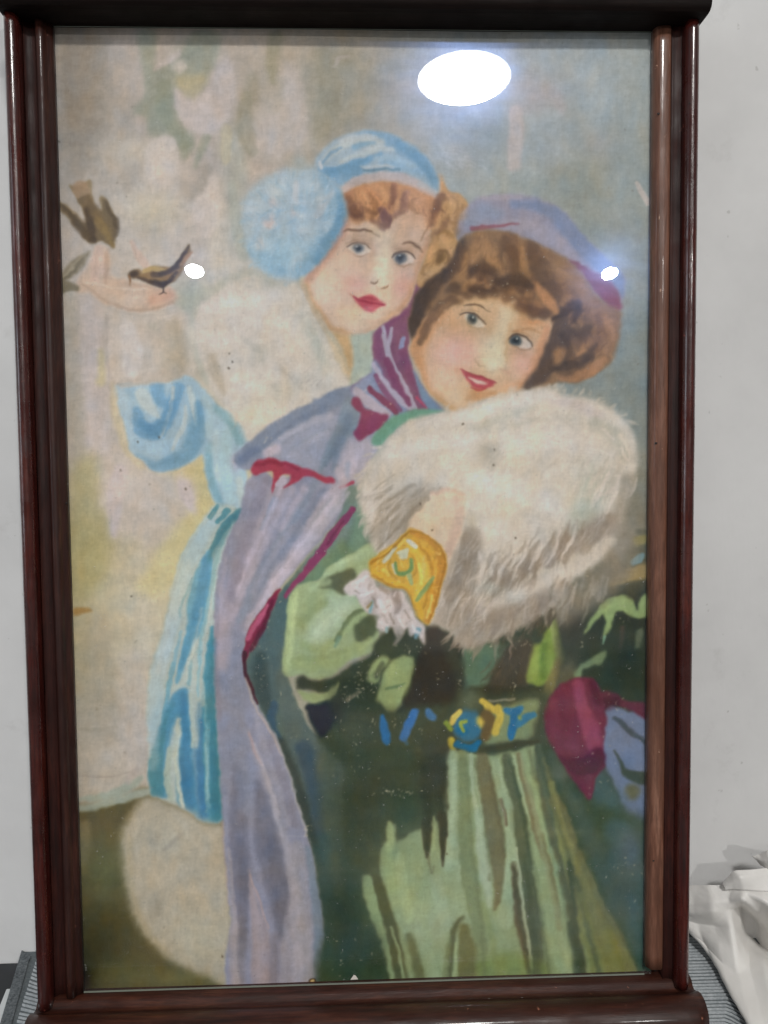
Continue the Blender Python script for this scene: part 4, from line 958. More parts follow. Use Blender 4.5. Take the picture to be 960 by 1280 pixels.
# lower shadowed fur
fill([(560, 700), (575, 670), (598, 660), (602, 684), (596, 712), (590, 730), (610, 760), (660, 740), (716, 726), (700, 748), (655, 782), (590, 811), (564, 792), (540, 780), (548, 740)], '#978b79', 6, .9, CM)
stroke([(590, 668), (584, 710), (566, 752)], [22, 26, 20], '#8a7f6f', 6, .9, CM)
fill([(648, 716), (668, 690), (700, 668), (740, 650), (772, 640), (768, 664), (740, 690), (700, 704), (672, 716), (656, 726)], '#8d8070', 5, .85)
stroke([(604, 752), (640, 738), (690, 716), (730, 696), (764, 676)], [14, 24, 22, 18, 10], '#b0a68f', 5, .9)
stroke([(590, 790), (630, 774), (680, 752)], [20, 24, 18], '#8f8271', 7, .8, CM)
tufts([(600, 700), (640, 690), (680, 680), (730, 660)], 110, 115, 34, 4, ['#8a7d6c', '#b7ad98', '#857867', '#a99f8a', '#bdb39e'], .6, 1.2, 11, 7)
tufts([(620, 726), (650, 716), (680, 705)], 36, 118, 26, 5, ['#7f7262', '#877a69'], .7, 1.3, 6, 6)
tufts([(560, 745), (590, 750), (620, 745)], 60, 118, 30, 3, ['#b4aa97', '#8a7e6e', '#a2978a', '#c0b6a3'], .6, 1.1, 10, 8, CM)
tufts([(575, 785), (610, 782), (650, 768), (690, 748), (720, 724)], 80, 116, 30, 5, ['#8d806f', '#978b78', '#a1957f', '#857868'], .75, 1.4, 6, 8)
tufts([(640, 790), (670, 776), (700, 752)], 16, 112, 20, 5, ['#4a4437', '#544d3f'], .7, 1.4, 5, 8)
tufts([(700, 750), (726, 740), (760, 720)], 24, 100, 26, 6, ['#8a8476', '#77705f', '#9a9484'], .55, 2, 8, 10)
tufts([(560, 545), (620, 570), (690, 560), (700, 620), (620, 650)], 120, [150, 140, 120, 115, 120], 26, 3, ['#aaa08a', '#beb5a0', '#b9b09b', '#a69d88'], .3, 1.6, 26, 14, CM)
tufts([(560, 516), (620, 498), (680, 486), (740, 500), (780, 528)], 40, [-60, -70, -60, -30, 0], 10, 4, ['#b3aa95', '#aea58f'], .7, 1.6, 3, 22)
glow(640, 745, 14, 8, '#a6ada0', .5); glow(612, 735, 14, 8, '#aab0a2', .5)
# forearm and cuff
AR = [(508, 664), (518, 642), (530, 624), (546, 615), (566, 614), (580, 622), (583, 640), (577, 664), (567, 690), (557, 706), (545, 680), (527, 666)]
stroke([(506, 664), (516, 640), (530, 620), (550, 610)], [9, 9, 9, 6], '#8d8270', 3, .7, CM); fill(AR, '#c2ad8c', 1.8); CA = clipmask(AR, 2.5)
stroke([(572, 622), (576, 645), (562, 690)], [12, 14, 12], '#b79a82', 5, .8, CA)
stroke([(536, 632), (532, 656)], [14, 14], '#bdb190', 5, .7, CA)
stroke([(540, 616), (560, 612), (580, 618)], [4, 5, 4], '#b8957a', 3, .7)
glow(592, 650, 8, 12, '#a59c80', .6)
CU2 = [(461, 704), (474, 691), (495, 676), (509, 661), (526, 664), (545, 675), (555, 689), (558, 705), (553, 732), (545, 757), (535, 781), (522, 772), (515, 756), (505, 736), (489, 733), (471, 725), (464, 718)]
fill(CU2, '#bd932f', 1.2); CY = clipmask(CU2, 1.2)
stroke([(514, 664), (540, 676), (552, 702), (546, 738), (533, 776)], [8, 9, 13, 12, 8], '#b27c2a', 3, .9, CY)
stroke([(462, 704), (484, 690), (506, 668)], [5, 6, 6], '#ad7f2c', 2, .8, CY)
stroke([(466, 714), (490, 728), (508, 734)], [6, 7, 6], '#cf9f28', 2.5, .8, CY)
stroke([(500, 676), (520, 690), (530, 716), (520, 750)], [8, 9, 10, 8], '#cfac38', 4, .7, CY)
stroke([(534, 686), (544, 712), (538, 740)], [5, 6, 5], '#c98f24', 3, .7, CY)
stroke([(478, 702), (486, 694), (494, 684)], [4, 6, 4], '#a7a888', 1.3, .95)
stroke([(472, 700), (490, 684)], [3, 3], '#d2b03c', 1.3, .8)
stroke([(509, 676), (516, 680), (521, 684)], [4, 7, 4], '#b3b39c', 1.3, .95)
fill([(498, 690), (508, 686), (510, 696), (500, 700)], '#aeb292', 1.2)
stroke([(494, 706), (496, 716), (505, 718), (513, 712), (514, 700)], [4, 5, 5, 5, 4], '#77914f', 1.3, .95)
stroke([(490, 706), (494, 716)], [4, 5], '#b2b59a', 1.2, .8)
ell(504, 707, 5, 5, '#c9a02e', 1.3); stroke([(511, 720), (514, 728)], [7, 5], '#93a068', 1.4, .95)
stroke([(541, 722), (532, 738), (521, 750)], [5, 6, 4], '#8a9a50', 1.4, .95)
stroke([(531, 696), (529, 712), (528, 722)], [3, 4, 2], '#d6a54a', 1.4, .8)
stroke([(540, 745), (533, 772)], [3, 3], '#dcb24a', 1.3, .8); stroke([(523, 756), (526, 770)], [6, 6], '#c89820', 2, .8)
for _ in range(50):
    a, b = rng.uniform(464, 556), rng.uniform(664, 778)
    stroke([(a, b), (a + rng.normal(0, 5), b + rng.normal(0, 5))], 2, ['#d8b548', '#a8762a', '#b98a2a', '#e0c060'][rng.integers(0, 4)], 1.2, .45, CY)

# ---- belt and green skirt
fill([(430, 886), (470, 890), (520, 884), (560, 880), (600, 872), (690, 866), (684, 935), (600, 946), (560, 940), (470, 945), (432, 930)], '#4b4d3c', 6)
stroke([(470, 950), (520, 945), (560, 940)], [14, 16, 14], '#635846', 6, .7)
fill([(610, 886), (640, 880), (672, 876), (670, 900), (660, 922), (630, 926), (606, 930), (610, 905)], '#78875f', 2.5)
stroke([(612, 876), (644, 874)], [3, 3], '#8f8f74', 1.4, .7)
ell(586, 874, 14, 14, '#5f6b50', 6, .8)
stroke([(478, 896), (481, 910), (484, 926)], [7, 12, 10], '#2f6ca0', 2); stroke([(519, 890), (512, 905), (505, 922)], [10, 12, 10], '#3c6fa8', 2)
stroke([(536, 890), (542, 897)], [9, 10], '#42719c', 2); stroke([(506, 924), (510, 930)], [5, 4], '#3f6d90', 1.5, .6)
ell(585, 907, 19, 20, '#38708c', 2.5); ell(578, 912, 8, 6, '#1f6f9c', 2)
stroke([(575, 890), (568, 898), (565, 904)], [7, 8, 5], '#cbb148', 1.6); stroke([(559, 904), (564, 911)], [6, 6], '#7f9534', 1.6)
stroke([(580, 912), (577, 904), (584, 901)], [5, 5, 4], '#8fa03a', 1.5); stroke([(563, 925), (566, 936)], [8, 7], '#bfae30', 2)
stroke([(572, 930), (588, 936), (598, 928)], [9, 10, 7], '#1d6a96', 2); ell(603, 902, 6, 8, '#c5ac3e', 2)
stroke([(602, 878), (612, 884), (618, 888)], [8, 11, 9], '#c5ac3e', 2); stroke([(608, 892), (612, 904), (606, 920)], [12, 14, 12], '#6b5a38', 3)
stroke([(622, 884), (624, 898), (618, 915)], [9, 11, 9], '#b9a43c', 2)
stroke([(633, 888), (644, 890), (650, 886)], [9, 11, 8], '#33749c', 2); stroke([(645, 892), (642, 905), (640, 920)], [11, 12, 9], '#2b6c98', 2); stroke([(648, 904), (658, 896), (667, 892)], [9, 10, 7], '#3a7898', 2)
ell(650, 896, 3, 3, '#8c9a48', 1.2)
SK = [(440, 950), (560, 940), (600, 944), (680, 930), (700, 945), (740, 1000), (830, 1050), (830, 1260), (420, 1260), (430, 1100)]
fill(SK, '#414b39', 6)
glow(480, 985, 40, 40, '#4b4634', .8); glow(510, 1015, 24, 24, '#3d4838', .9); glow(545, 970, 22, 50, '#4c3f33', .9); glow(460, 1060, 30, 40, '#4d4d38', .8); glow(440, 1170, 24, 60, '#37423a', .8)
fill([(563, 938), (600, 944), (640, 940), (668, 932), (690, 990), (720, 1060), (760, 1140), (800, 1220), (800, 1260), (498, 1260), (490, 1190), (480, 1130), (475, 1085), (476, 1058), (484, 1050), (486, 1030), (494, 1030), (495, 1053), (511, 1044), (526, 1034), (532, 1052), (535, 1068), (539, 1040), (542, 1018),
      (548, 1040), (553, 1078), (557, 1060), (558, 1010)], '#7f9068', 1.5, 1, None, False)
CSk = clipmask([(430, 930), (690, 925), (830, 1180), (830, 1260), (430, 1260)], 2, False)
glow(520, 1110, 50, 60, '#8a9b6c', .8, 0, CSk); glow(560, 1120, 40, 70, '#8a9a74', .6, 0, CSk); glow(540, 1160, 40, 26, '#8f9c7c', .6)
stroke([(484, 1056), (486, 1080), (490, 1110)], [10, 14, 16], '#90a26b', 5, .8, CSk)
stroke([(566, 942), (564, 1000), (562, 1080)], [10, 18, 20], '#8da07a', 4, .9, CSk)
def fold(p, w, c, s=3, a=.9): stroke(p, w, c, s, a, CSk)
fold([(535, 1068), (540, 1090), (543, 1084)], [4, 3, 2], '#6b6a50', 2, .6)
stroke([(552, 1020), (555, 1055), (554, 1084)], [12, 9, 2], '#4d4334', 1.8, .9); stroke([(533, 1030), (534, 1060), (535, 1072)], [16, 8, 2], '#474334', 1.8, .8)
fold([(578, 944), (578, 1010), (586, 1090), (598, 1160), (606, 1230)], [12, 18, 20, 18, 14], '#73805a')
fold([(588, 944), (592, 1000), (600, 1060)], [5, 5, 4], '#93a37e', 1.6)
fold([(602, 944), (612, 1000), (620, 1060), (624, 1110), (618, 1136)], [14, 22, 20, 14, 4], '#6a674a')
fold([(598, 1040), (606, 1090), (612, 1130)], [6, 14, 6], '#93a283', 4)
fold([(592, 1000), (600, 1040), (606, 1075)], [4, 4, 4], '#94a480', 2)
fold([(621, 950), (634, 1005), (640, 1060), (636, 1110), (632, 1150)], [5, 8, 12, 16, 22], '#8a9c76', 3)
fold([(627, 1000), (633, 1030)], [4, 5], '#5d4a3a', 2)
fold([(632, 946), (646, 1010), (656, 1080), (662, 1140), (674, 1240)], [10, 18, 20, 24, 22], '#515b46')
fold([(641, 946), (652, 990), (662, 1025)], [4, 5, 3], '#92a478', 1.5)
fold([(647, 944), (662, 1000), (674, 1050), (684, 1080)], [6, 9, 10, 4], '#70684b')
fold([(656, 940), (672, 990), (684, 1050), (690, 1075)], [8, 13, 9, 3], '#87996a')
fold([(664, 1046), (676, 1100), (690, 1170), (704, 1240)], [6, 12, 14, 16], '#83966c')
fold([(645, 1060), (652, 1120), (664, 1210)], [3, 5, 4], '#9aa682', 1.6)
fold([(642, 1080), (646, 1140), (658, 1210)], [6, 8, 5], '#584f3a')
fold([(672, 934), (684, 1000), (700, 1080), (716, 1150), (726, 1240)], [10, 16, 14, 14, 14], '#515e4a')
fold([(676, 1044), (690, 1100), (700, 1160)], [7, 8, 6], '#6b6746')
fold([(690, 980), (704, 1050), (718, 1120), (734, 1180)], [8, 12, 10, 8], '#78804f')
fold([(694, 1000), (708, 1030), (716, 1060)], [12, 14, 10], '#7d7a4c', 4, .7)
fold([(690, 1060), (700, 1100), (712, 1150)], [5, 8, 6], '#839a72')
fold([(722, 1070), (738, 1130), (770, 1200), (790, 1240)], [14, 30, 40, 40], '#67683f', 8)
fold([(712, 1080), (718, 1140), (730, 1230)], [8, 8, 12], '#454c3c', 4)
fold([(732, 1170), (752, 1240)], [12, 20], '#6f7848', 6)
fold([(760, 1170), (780, 1240)], [16, 18], '#6c6e38', 6)
fold([(590, 1226), (630, 1210), (680, 1220)], [30, 40, 30], '#6d7f45', 8, .7)
fold([(560, 1240), (562, 1190), (570, 1158), (578, 1146)], [12, 11, 7, 3], '#575b3e', 3)
fold([(584, 1240), (584, 1190), (580, 1160)], [26, 20, 12], '#66663f', 4)
fold([(570, 1240), (570, 1180)], [5, 4], '#8a9a6a', 2)
fold([(496, 1160), (508, 1190), (520, 1240)], [6, 12, 14], '#7d8a5e', 4, .7)
fold([(512, 1170), (520, 1200), (528, 1240)], [8, 12, 14], '#5f6544', 4)
fill([(453, 1097), (458, 1094), (465, 1098), (474, 1135), (488, 1185), (504, 1250), (494, 1250), (482, 1200), (466, 1152), (455, 1122)], '#83986a', 1.5)
stroke([(470, 1098), (478, 1120), (490, 1165), (506, 1245)], [10, 14, 16, 16], '#56583b', 3)
stroke([(488, 1160), (498, 1190), (508, 1240)], [3, 4, 4], '#87986a', 2, .8)
# right lower teal gloom
stroke([(718, 1000), (744, 1060), (780, 1130), (812, 1190)], [16, 26, 36, 40], '#46564e', 8, .85)
stroke([(770, 1040), (790, 1100), (806, 1180)], [30, 36, 24], '#445a5a', 8, .8)
glow(790, 1060, 18, 30, '#566873', .7); glow(775, 1110, 20, 20, '#47504a', .6); glow(806, 1170, 10, 60, '#324a46', .7)
stroke([(690, 945), (704, 980), (720, 1010)], [14, 16, 14], '#4c5a4c', 6, .8)
glow(700, 968, 18, 8, '#66705f', .5); glow(695, 1040, 30, 6, '#8a8f68', .35)
stroke([(600, 938), (640, 932), (672, 926)], [6, 8, 6], '#48422f', 3, .9)

# ---- second sitting: deeper shades and finer folds
# hair of the second girl: soft dark locks and lit ones
for p, w, c, a in [
    ([(590, 338), (604, 334), (620, 342)], [10, 15, 8], '#4f4036', .7), ([(624, 352), (644, 348), (664, 358)], [12, 18, 10], '#4d3f35', .75), ([(586, 362), (602, 366), (618, 360)], [7, 11, 6], '#4a3c33', .8),
    ([(652, 380), (666, 388), (684, 390)], [10, 14, 6], '#5a4436', .75), ([(632, 300), (640, 318), (642, 336)], [10, 16, 8], '#5f4b3b', .6), ([(664, 304), (672, 330), (690, 360), (698, 376)], [12, 20, 20, 8], '#5f4d3d', .65),
    ([(704, 388), (716, 380), (724, 386), (718, 402)], [5, 8, 9, 6], '#463a34', .8), ([(702, 400), (698, 425), (682, 455), (662, 480)], [14, 26, 28, 18], '#544840', .8), ([(712, 414), (728, 420), (736, 410)], [10, 14, 8], '#54463b', .7),
    ([(700, 460), (722, 455), (740, 444)], [10, 12, 5], '#4e4239', .75), ([(556, 342), (540, 360), (524, 384), (516, 414)], [16, 20, 20, 14], '#463d39', .7), ([(560, 364), (570, 358), (580, 366)], [8, 10, 6], '#57473a', .7),
    ([(580, 312), (572, 330), (562, 344)], [10, 12, 8], '#5c4a3e', .6), ([(746, 396), (752, 415), (744, 436)], [10, 14, 10], '#6b5443', .5)]:
    stroke(p, w, c, 4.5, a, CR)
for p, w, c, a in [
    ([(606, 304), (612, 320), (624, 332)], [10, 14, 6], '#9a7751', .6), ([(652, 312), (656, 330), (662, 344)], [7, 9, 4], '#9a7851', .55), ([(672, 358), (684, 372), (694, 390)], [6, 11, 8], '#a77c52', .75), ([(584, 352), (594, 350)], [6, 5], '#a17e56', .6),
    ([(756, 398), (766, 418), (758, 440)], [7, 9, 6], '#957558', .6), ([(708, 474), (730, 468), (750, 454)], [7, 12, 10], '#9c7654', .7), ([(722, 446), (730, 436)], [6, 6], '#98744f', .7), ([(548, 372), (542, 384)], [6, 6], '#7f654a', .6), ([(700, 340), (724, 360), (742, 386)], [8, 10, 8], '#8c7050', .5)]:
    stroke(p, w, c, 3.5, a, CR)
ell(699, 444, 6, 11, '#98734d', 2.4, .8, 12)
# faces: warmer rims, rounder cheeks
stroke([(556, 384), (534, 410), (522, 440), (530, 474), (548, 500)], [12, 18, 14, 10, 8], '#ad7f55', 7, .55, C2)
stroke([(686, 412), (678, 436), (664, 466), (650, 484)], [8, 11, 11, 8], '#b07f59', 5, .6, C2)
stroke([(560, 382), (590, 374), (626, 374), (652, 392)], [8, 9, 9, 8], '#a98356', 6, .5, C2)
glow(572, 438, 20, 16, '#c99d8c', .5, 0, C2); glow(560, 478, 16, 12, '#c8ab8c', .5, 0, C2)
stroke([(586, 498), (600, 494), (618, 492)], [6, 9, 6], '#ab7c50', 4, .7, C2)
stroke([(637, 405), (634, 430), (633, 452)], [3, 4, 4], '#b18c62', 3, .55, C2)
stroke([(382, 360), (394, 386), (412, 408), (436, 418)], [8, 9, 9, 7], '#ab8458', 5, .55, C1)
stroke([(430, 282), (410, 314), (390, 340)], [9, 12, 9], '#b3806a', 6, .55, C1)
stroke([(536, 300), (526, 334), (517, 366), (500, 388)], [7, 9, 9, 7], '#ad8262', 5, .55, C1)
glow(410, 352, 16, 22, '#c9b296', .5, 0, C1); glow(500, 362, 8, 10, '#c39484', .5, 0, C1)
for p, w in [([(430, 288), (450, 287), (466, 290)], [1, 2.4, 2]), ([(506, 304), (516, 304), (525, 311)], [1, 2.4, 1.6]), ([(582, 381), (594, 381), (606, 385)], [.8, 1.6, 1])]:
    stroke(p, w, '#5d4a40', .8, .6)
stroke([(378, 348), (386, 372), (402, 402), (424, 432), (436, 462)], [5, 6, 6, 6, 4], '#a3a593', 3, .5)
# muff of blue: mottled plush
for _ in range(46):
    x, y = rng.uniform(308, 424), rng.uniform(222, 342)
    glow(x, y, rng.uniform(4, 11), rng.uniform(4, 9), ['#a9b4b3', '#7d9eae', '#8aa5b0', '#b2b7b2', '#7398ad'][rng.integers(0, 5)], rng.uniform(.25, .6), rng.uniform(0, 180), CE)
stroke([(424, 238), (429, 262), (418, 292), (398, 324)], [8, 11, 13, 12], '#5f89a4', 5, .6, CE)
stroke([(404, 300), (386, 326), (366, 340)], [9, 10, 8], '#6790a8', 5, .5, CE)
for p, w, c in [([(426, 176), (450, 171), (470, 173)], [6, 8, 5], '#b0b3aa'), ([(446, 190), (470, 183), (490, 186)], [3, 5, 3], '#aab1ab'), ([(500, 180), (522, 197), (538, 218)], [8, 10, 8], '#6b90a8'), ([(414, 213), (436, 208), (458, 198)], [5, 7, 4], '#628ba6'), ([(470, 197), (496, 198), (518, 208)], [6, 8, 6], '#93aab1'), ([(432, 222), (448, 214)], [9, 9], '#668ca5')]:
    stroke(p, w, c, 2.6, .65, CCa)
# muff of white fur: sunk shadows, combed locks
for p, w, c, a in [([(650, 716), (664, 692), (674, 676)], [9, 8, 2], '#857868', .7), ([(668, 712), (684, 686), (694, 664)], [10, 8, 2], '#8a7d6c', .7), ([(686, 706), (704, 680), (712, 656)], [10, 9, 2], '#85786a', .7), ([(706, 700), (722, 676), (732, 652)], [9, 8, 2], '#897c6b', .65), ([(622, 720), (634, 700), (638, 684)], [7, 6, 2], '#958a78', .6),
    ([(616, 724), (624, 706)], [7, 3], '#8a7d6d', .6), ([(730, 690), (750, 664), (762, 642)], [10, 9, 3], '#8a7e6d', .6), ([(584, 672), (580, 708), (562, 748)], [14, 20, 14], '#84796a', .7)]:
    stroke(p, w, c, 2.2, a)
for p, w in [([(640, 690), (628, 712), (620, 730)], [2, 5, 1.5]), ([(662, 676), (654, 696), (644, 716)], [2, 5, 1.5]), ([(680, 668), (674, 690), (662, 712)], [2, 5, 1.5]), ([(700, 660), (694, 684), (682, 706)], [2, 5, 1.5]), ([(720, 654), (714, 676), (702, 698)], [2, 5, 1.5]), ([(600, 690), (604, 712), (598, 734)], [3, 7, 2]), ([(776, 560), (784, 575), (788, 570)], [3, 4, 2]),
          ([(760, 590), (752, 612), (740, 634)], [2, 5, 1.5]), ([(774, 596), (768, 618), (758, 642)], [2, 5, 1.5]), ([(748, 560), (756, 566), (772, 572)], [2, 3, 2])]:
    stroke(p, w, '#c1b7a3', 1.6, .7)
glow(620, 620, 60, 40, '#c0b69d', .5, 0, CM); glow(690, 600, 40, 40, '#bdb39c', .4, 0, CM); glow(560, 560, 40, 20, '#c0b59c', .5, 0, CM)
for p, w in [([(528, 612), (500, 632), (478, 654)], [6, 5, 2]), ([(534, 622), (510, 646), (486, 672)], [7, 6, 2]), ([(518, 606), (494, 620), (472, 636)], [5, 4, 2])]:
    stroke(p, w, '#867b6a', 2, .6, CM)
# cape: longer lights and shades
for p, w, c, a in [([(334, 600), (318, 640), (302, 690), (288, 750)], [10, 14, 14, 10], '#857f8b', .6), ([(366, 612), (342, 656), (318, 706), (300, 750)], [7, 9, 8, 5], '#a89fa3', .6), ([(404, 612), (372, 664), (338, 716), (312, 764)], [6, 8, 8, 4], '#717b8c', .6), ([(424, 618), (392, 664), (356, 716), (326, 760)], [8, 10, 10, 5], '#aea5a9', .7),
    ([(376, 664), (352, 702)], [5, 4], '#7a8090', .5), ([(272, 770), (270, 830), (274, 900)], [6, 6, 6], '#7d7884', .5), ([(296, 850), (298, 930), (306, 1010)], [16, 18, 16], '#7f818d', .5), ([(318, 890), (330, 930), (346, 980), (360, 1030)], [6, 9, 9, 6], '#9b979b', .5), ([(300, 1050), (304, 1120), (302, 1175)], [8, 12, 6], '#63626e', .4), ([(338, 1050), (350, 1110), (350, 1165)], [12, 20, 6], '#65646f', .4),
    ([(372, 1060), (380, 1140), (384, 1230)], [16, 18, 16], '#96918f', .5), ([(356, 1180), (358, 1236)], [12, 14], '#8d8688', .5)]:
    stroke(p, w, c, 3.5, a, CC)
for p, w, c, a in [([(350, 548), (384, 528), (412, 520)], [8, 12, 8], '#a09fa4', .6), ([(360, 570), (388, 552), (410, 540)], [6, 9, 6], '#9f9da3', .5), ([(330, 556), (364, 532), (404, 510)], [6, 8, 7], '#667287', .55), ([(436, 520), (426, 548), (408, 580)], [10, 10, 4], '#667587', .6), ([(450, 560), (440, 590)], [10, 8], '#b0a6aa', .6)]:
    stroke(p, w, c, 3, a, CHs)
# sleeve and bodice
for p, w, c, a in [([(372, 742), (366, 780), (362, 830)], [6, 6, 5], '#aabb80', .6), ([(390, 736), (412, 728)], [8, 8], '#a3b582', .6), ([(396, 790), (416, 774), (432, 756)], [12, 14, 10], '#a8b998', .6), ([(374, 822), (400, 822), (430, 812)], [8, 8, 8], '#7d8c58', .5), ([(452, 812), (462, 800)], [8, 8], '#98a86c', .6), ([(420, 706), (446, 694)], [5, 5], '#a9bb8a', .6)]:
    stroke(p, w, c, 3, a, CG)
glow(500, 800, 16, 12, '#34382a', .5); glow(440, 862, 30, 14, '#33362a', .6); glow(420, 892, 20, 12, '#2c2f30', .5); glow(530, 840, 14, 30, '#352c27', .6); glow(640, 850, 20, 14, '#453a31', .4); glow(720, 800, 16, 30, '#3c3a30', .6); glow(780, 830, 24, 30, '#2b322a', .6)
# cuff: goldsmith's lines
for p, w, c in [([(463, 704), (486, 690), (509, 664)], [2, 3, 2], '#8f6420'), ([(511, 663), (530, 666), (548, 680), (556, 700)], [2, 3, 3, 3], '#9a6a22'), ([(556, 705), (550, 736), (535, 779)], [3, 3, 2], '#96651f'), ([(466, 719), (490, 732), (506, 736), (518, 762)], [2, 3, 3, 2], '#a06f20'), ([(520, 676), (536, 696), (540, 724), (528, 760)], [2, 4, 4, 2], '#a97826'), ([(486, 700), (484, 714), (496, 724)], [2, 3, 2], '#a27a28'), ([(516, 696), (520, 712), (514, 724)], [2, 3, 2], '#a87c28'),
                ([(478, 712), (484, 720)], [4, 4], '#d8bb4a'), ([(524, 704), (526, 730)], [4, 4], '#dcbb48'), ([(498, 682), (506, 674)], [4, 3], '#d6b548'), ([(545, 700), (542, 730)], [3, 3], '#d39c34')]:
    stroke(p, w, c, 1.3, .75, CY)
# skirt: many narrow pleats
for p, w, c in [
    ([(570, 946), (570, 1020), (574, 1100)], [3, 5, 5], '#97a882'), ([(583, 950), (588, 1040), (600, 1140), (606, 1220)], [3, 5, 5, 4], '#667150'), ([(594, 950), (604, 1030), (612, 1100)], [3, 4, 3], '#59533b'), ([(616, 950), (628, 1010), (634, 1060), (630, 1110)], [3, 4, 4, 3], '#9cab82'),
    ([(612, 960), (624, 1020), (630, 1070)], [4, 7, 5], '#5b5840'), ([(638, 950), (652, 1010), (664, 1070), (676, 1140), (690, 1220)], [4, 5, 6, 7, 8], '#3f4838'), ([(650, 946), (664, 1000), (678, 1060), (694, 1130), (712, 1220)], [4, 5, 6, 7, 8], '#94a578'), ([(661, 940), (678, 1000), (694, 1060), (712, 1130), (730, 1220)], [4, 6, 7, 8, 9], '#5a5b42'),
    ([(670, 936), (690, 1000), (708, 1060), (728, 1130), (750, 1220)], [3, 5, 6, 7, 8], '#404b3d'), ([(680, 950), (700, 1020), (722, 1080), (748, 1150), (776, 1226)], [4, 7, 8, 10, 12], '#6f7449'), ([(696, 990), (716, 1050), (742, 1110), (780, 1180)], [3, 6, 8, 9], '#5a6044'), ([(656, 1070), (664, 1140), (672, 1226)], [5, 8, 10], '#474d3b'), ([(668, 1090), (682, 1160), (694, 1230)], [4, 6, 7], '#8b9d6f'),
    ([(700, 1090), (716, 1160), (730, 1230)], [6, 8, 9], '#464c3a'), ([(726, 1120), (746, 1180), (764, 1232)], [6, 9, 10], '#72763f'), ([(644, 1080), (650, 1140), (662, 1215)], [3, 5, 5], '#453d2e'), ([(604, 1130), (616, 1180), (622, 1230)], [6, 9, 10], '#75824f'), ([(560, 1170), (556, 1232)], [6, 8], '#8a9b6c'), ([(530, 1140), (536, 1190), (546, 1232)], [10, 12, 12], '#8b9b70')]:
    stroke(p, w, c, 3.4, .5, CSk)
glow(545, 985, 14, 40, '#3c4132', .4); glow(500, 1008, 22, 20, '#36402f', .6); glow(455, 1010, 30, 60, '#3f4033', .6); glow(430, 1130, 20, 70, '#343e36', .6); glow(470, 1190, 14, 30, '#343c30', .6)
stroke([(486, 1030), (487, 1060)], [7, 10], '#92a36c', 2.5, .7); stroke([(541, 1022), (542, 1060)], [3, 7], '#8fa06e', 2, .7); stroke([(530, 960), (534, 1010), (535, 1060)], [10, 12, 5], '#3d3d30', 4, .6); stroke([(554, 960), (555, 1020), (555, 1074)], [10, 10, 3], '#3f3c30', 3, .6)
# bow again over the skirt
fill([(680, 905), (684, 880), (697, 860), (718, 850), (735, 846), (744, 852), (751, 864), (757, 886), (758, 902), (753, 925), (752, 944), (755, 956), (746, 970), (741, 985), (737, 1001), (726, 986), (710, 965), (694, 940), (684, 922)], '#6c3042', 1.6)
CB2 = clipmask([(680, 905), (684, 880), (697, 860), (718, 850), (735, 846), (744, 852), (757, 886), (753, 925), (755, 956), (737, 1001), (710, 965), (694, 940), (684, 922)], 2)
stroke([(722, 856), (728, 885), (740, 915), (744, 945)], [14, 18, 22, 14], '#8a4159', 4, .9, CB2); stroke([(740, 852), (750, 876)], [10, 12], '#542231', 4, .8, CB2)
fill([(698, 946), (724, 947), (748, 932), (757, 950), (748, 966), (740, 970), (720, 969), (708, 960)], '#522039', 2.5, .9, CB2)
stroke([(736, 974), (737, 996)], [12, 4], '#6a3549', 2.5, .9, CB2); stroke([(690, 880), (694, 915)], [10, 14], '#74374a', 5, .6, CB2)
glow(716, 935, 18, 8, '#7d4a58', .4, 0, CB2)
# blue frock: wet-looking lights
for p, w, c in [([(256, 700), (248, 740), (240, 780)], [4, 7, 4], '#4a86a8'), ([(266, 860), (266, 930), (268, 1010)], [5, 8, 10], '#3b7a90'), ([(230, 870), (232, 920), (236, 980)], [5, 8, 8], '#3c7ba2'), ([(252, 900), (250, 960), (254, 1010)], [4, 6, 7], '#3a74a0'), ([(258, 880), (258, 940), (260, 1000)], [2, 3, 3], '#8db0a8'), ([(206, 900), (200, 940), (196, 980)], [4, 7, 9], '#437f8f'), ([(222, 720), (210, 780), (198, 840)], [5, 6, 6], '#aab7b0'), ([(244, 800), (236, 830)], [4, 5], '#b3b9a6')]:
    stroke(p, w, c, 2.2, .6, CD)
for p, w, c in [([(178, 530), (192, 540), (206, 530)], [8, 12, 8], '#5f8aa6'), ([(232, 556), (246, 530), (248, 506)], [8, 10, 8], '#648fa6'), ([(200, 580), (226, 572)], [8, 9], '#6a92a8'), ([(288, 530), (300, 552)], [8, 10], '#6f969c'), ([(270, 540), (268, 570), (274, 600)], [7, 8, 7], '#a4b8b6')]:
    stroke(p, w, c, 3, .55, CS)
# blossoms: a little more bite in the upper left
for x, y, rx, ry, c, a in [(250, 140, 20, 24, '#b1a89d', .5), (200, 205, 12, 22, '#b6aea0', .5), (205, 140, 14, 20, '#848875', .5), (232, 182, 8, 12, '#838a78', .5), (230, 60, 16, 12, '#858976', .4), (160, 100, 14, 40, '#a89f90', .4), (330, 165, 16, 16, '#aca394', .4), (370, 140, 12, 24, '#aba193', .4), (415, 130, 26, 26, '#8a8673', .4), (300, 210, 10, 30, '#979d90', .4), (148, 260, 20, 14, '#b5ad9a', .4), (268, 270, 10, 30, '#b9b09a', .4)]:
    glow(x, y, rx, ry, c, a)

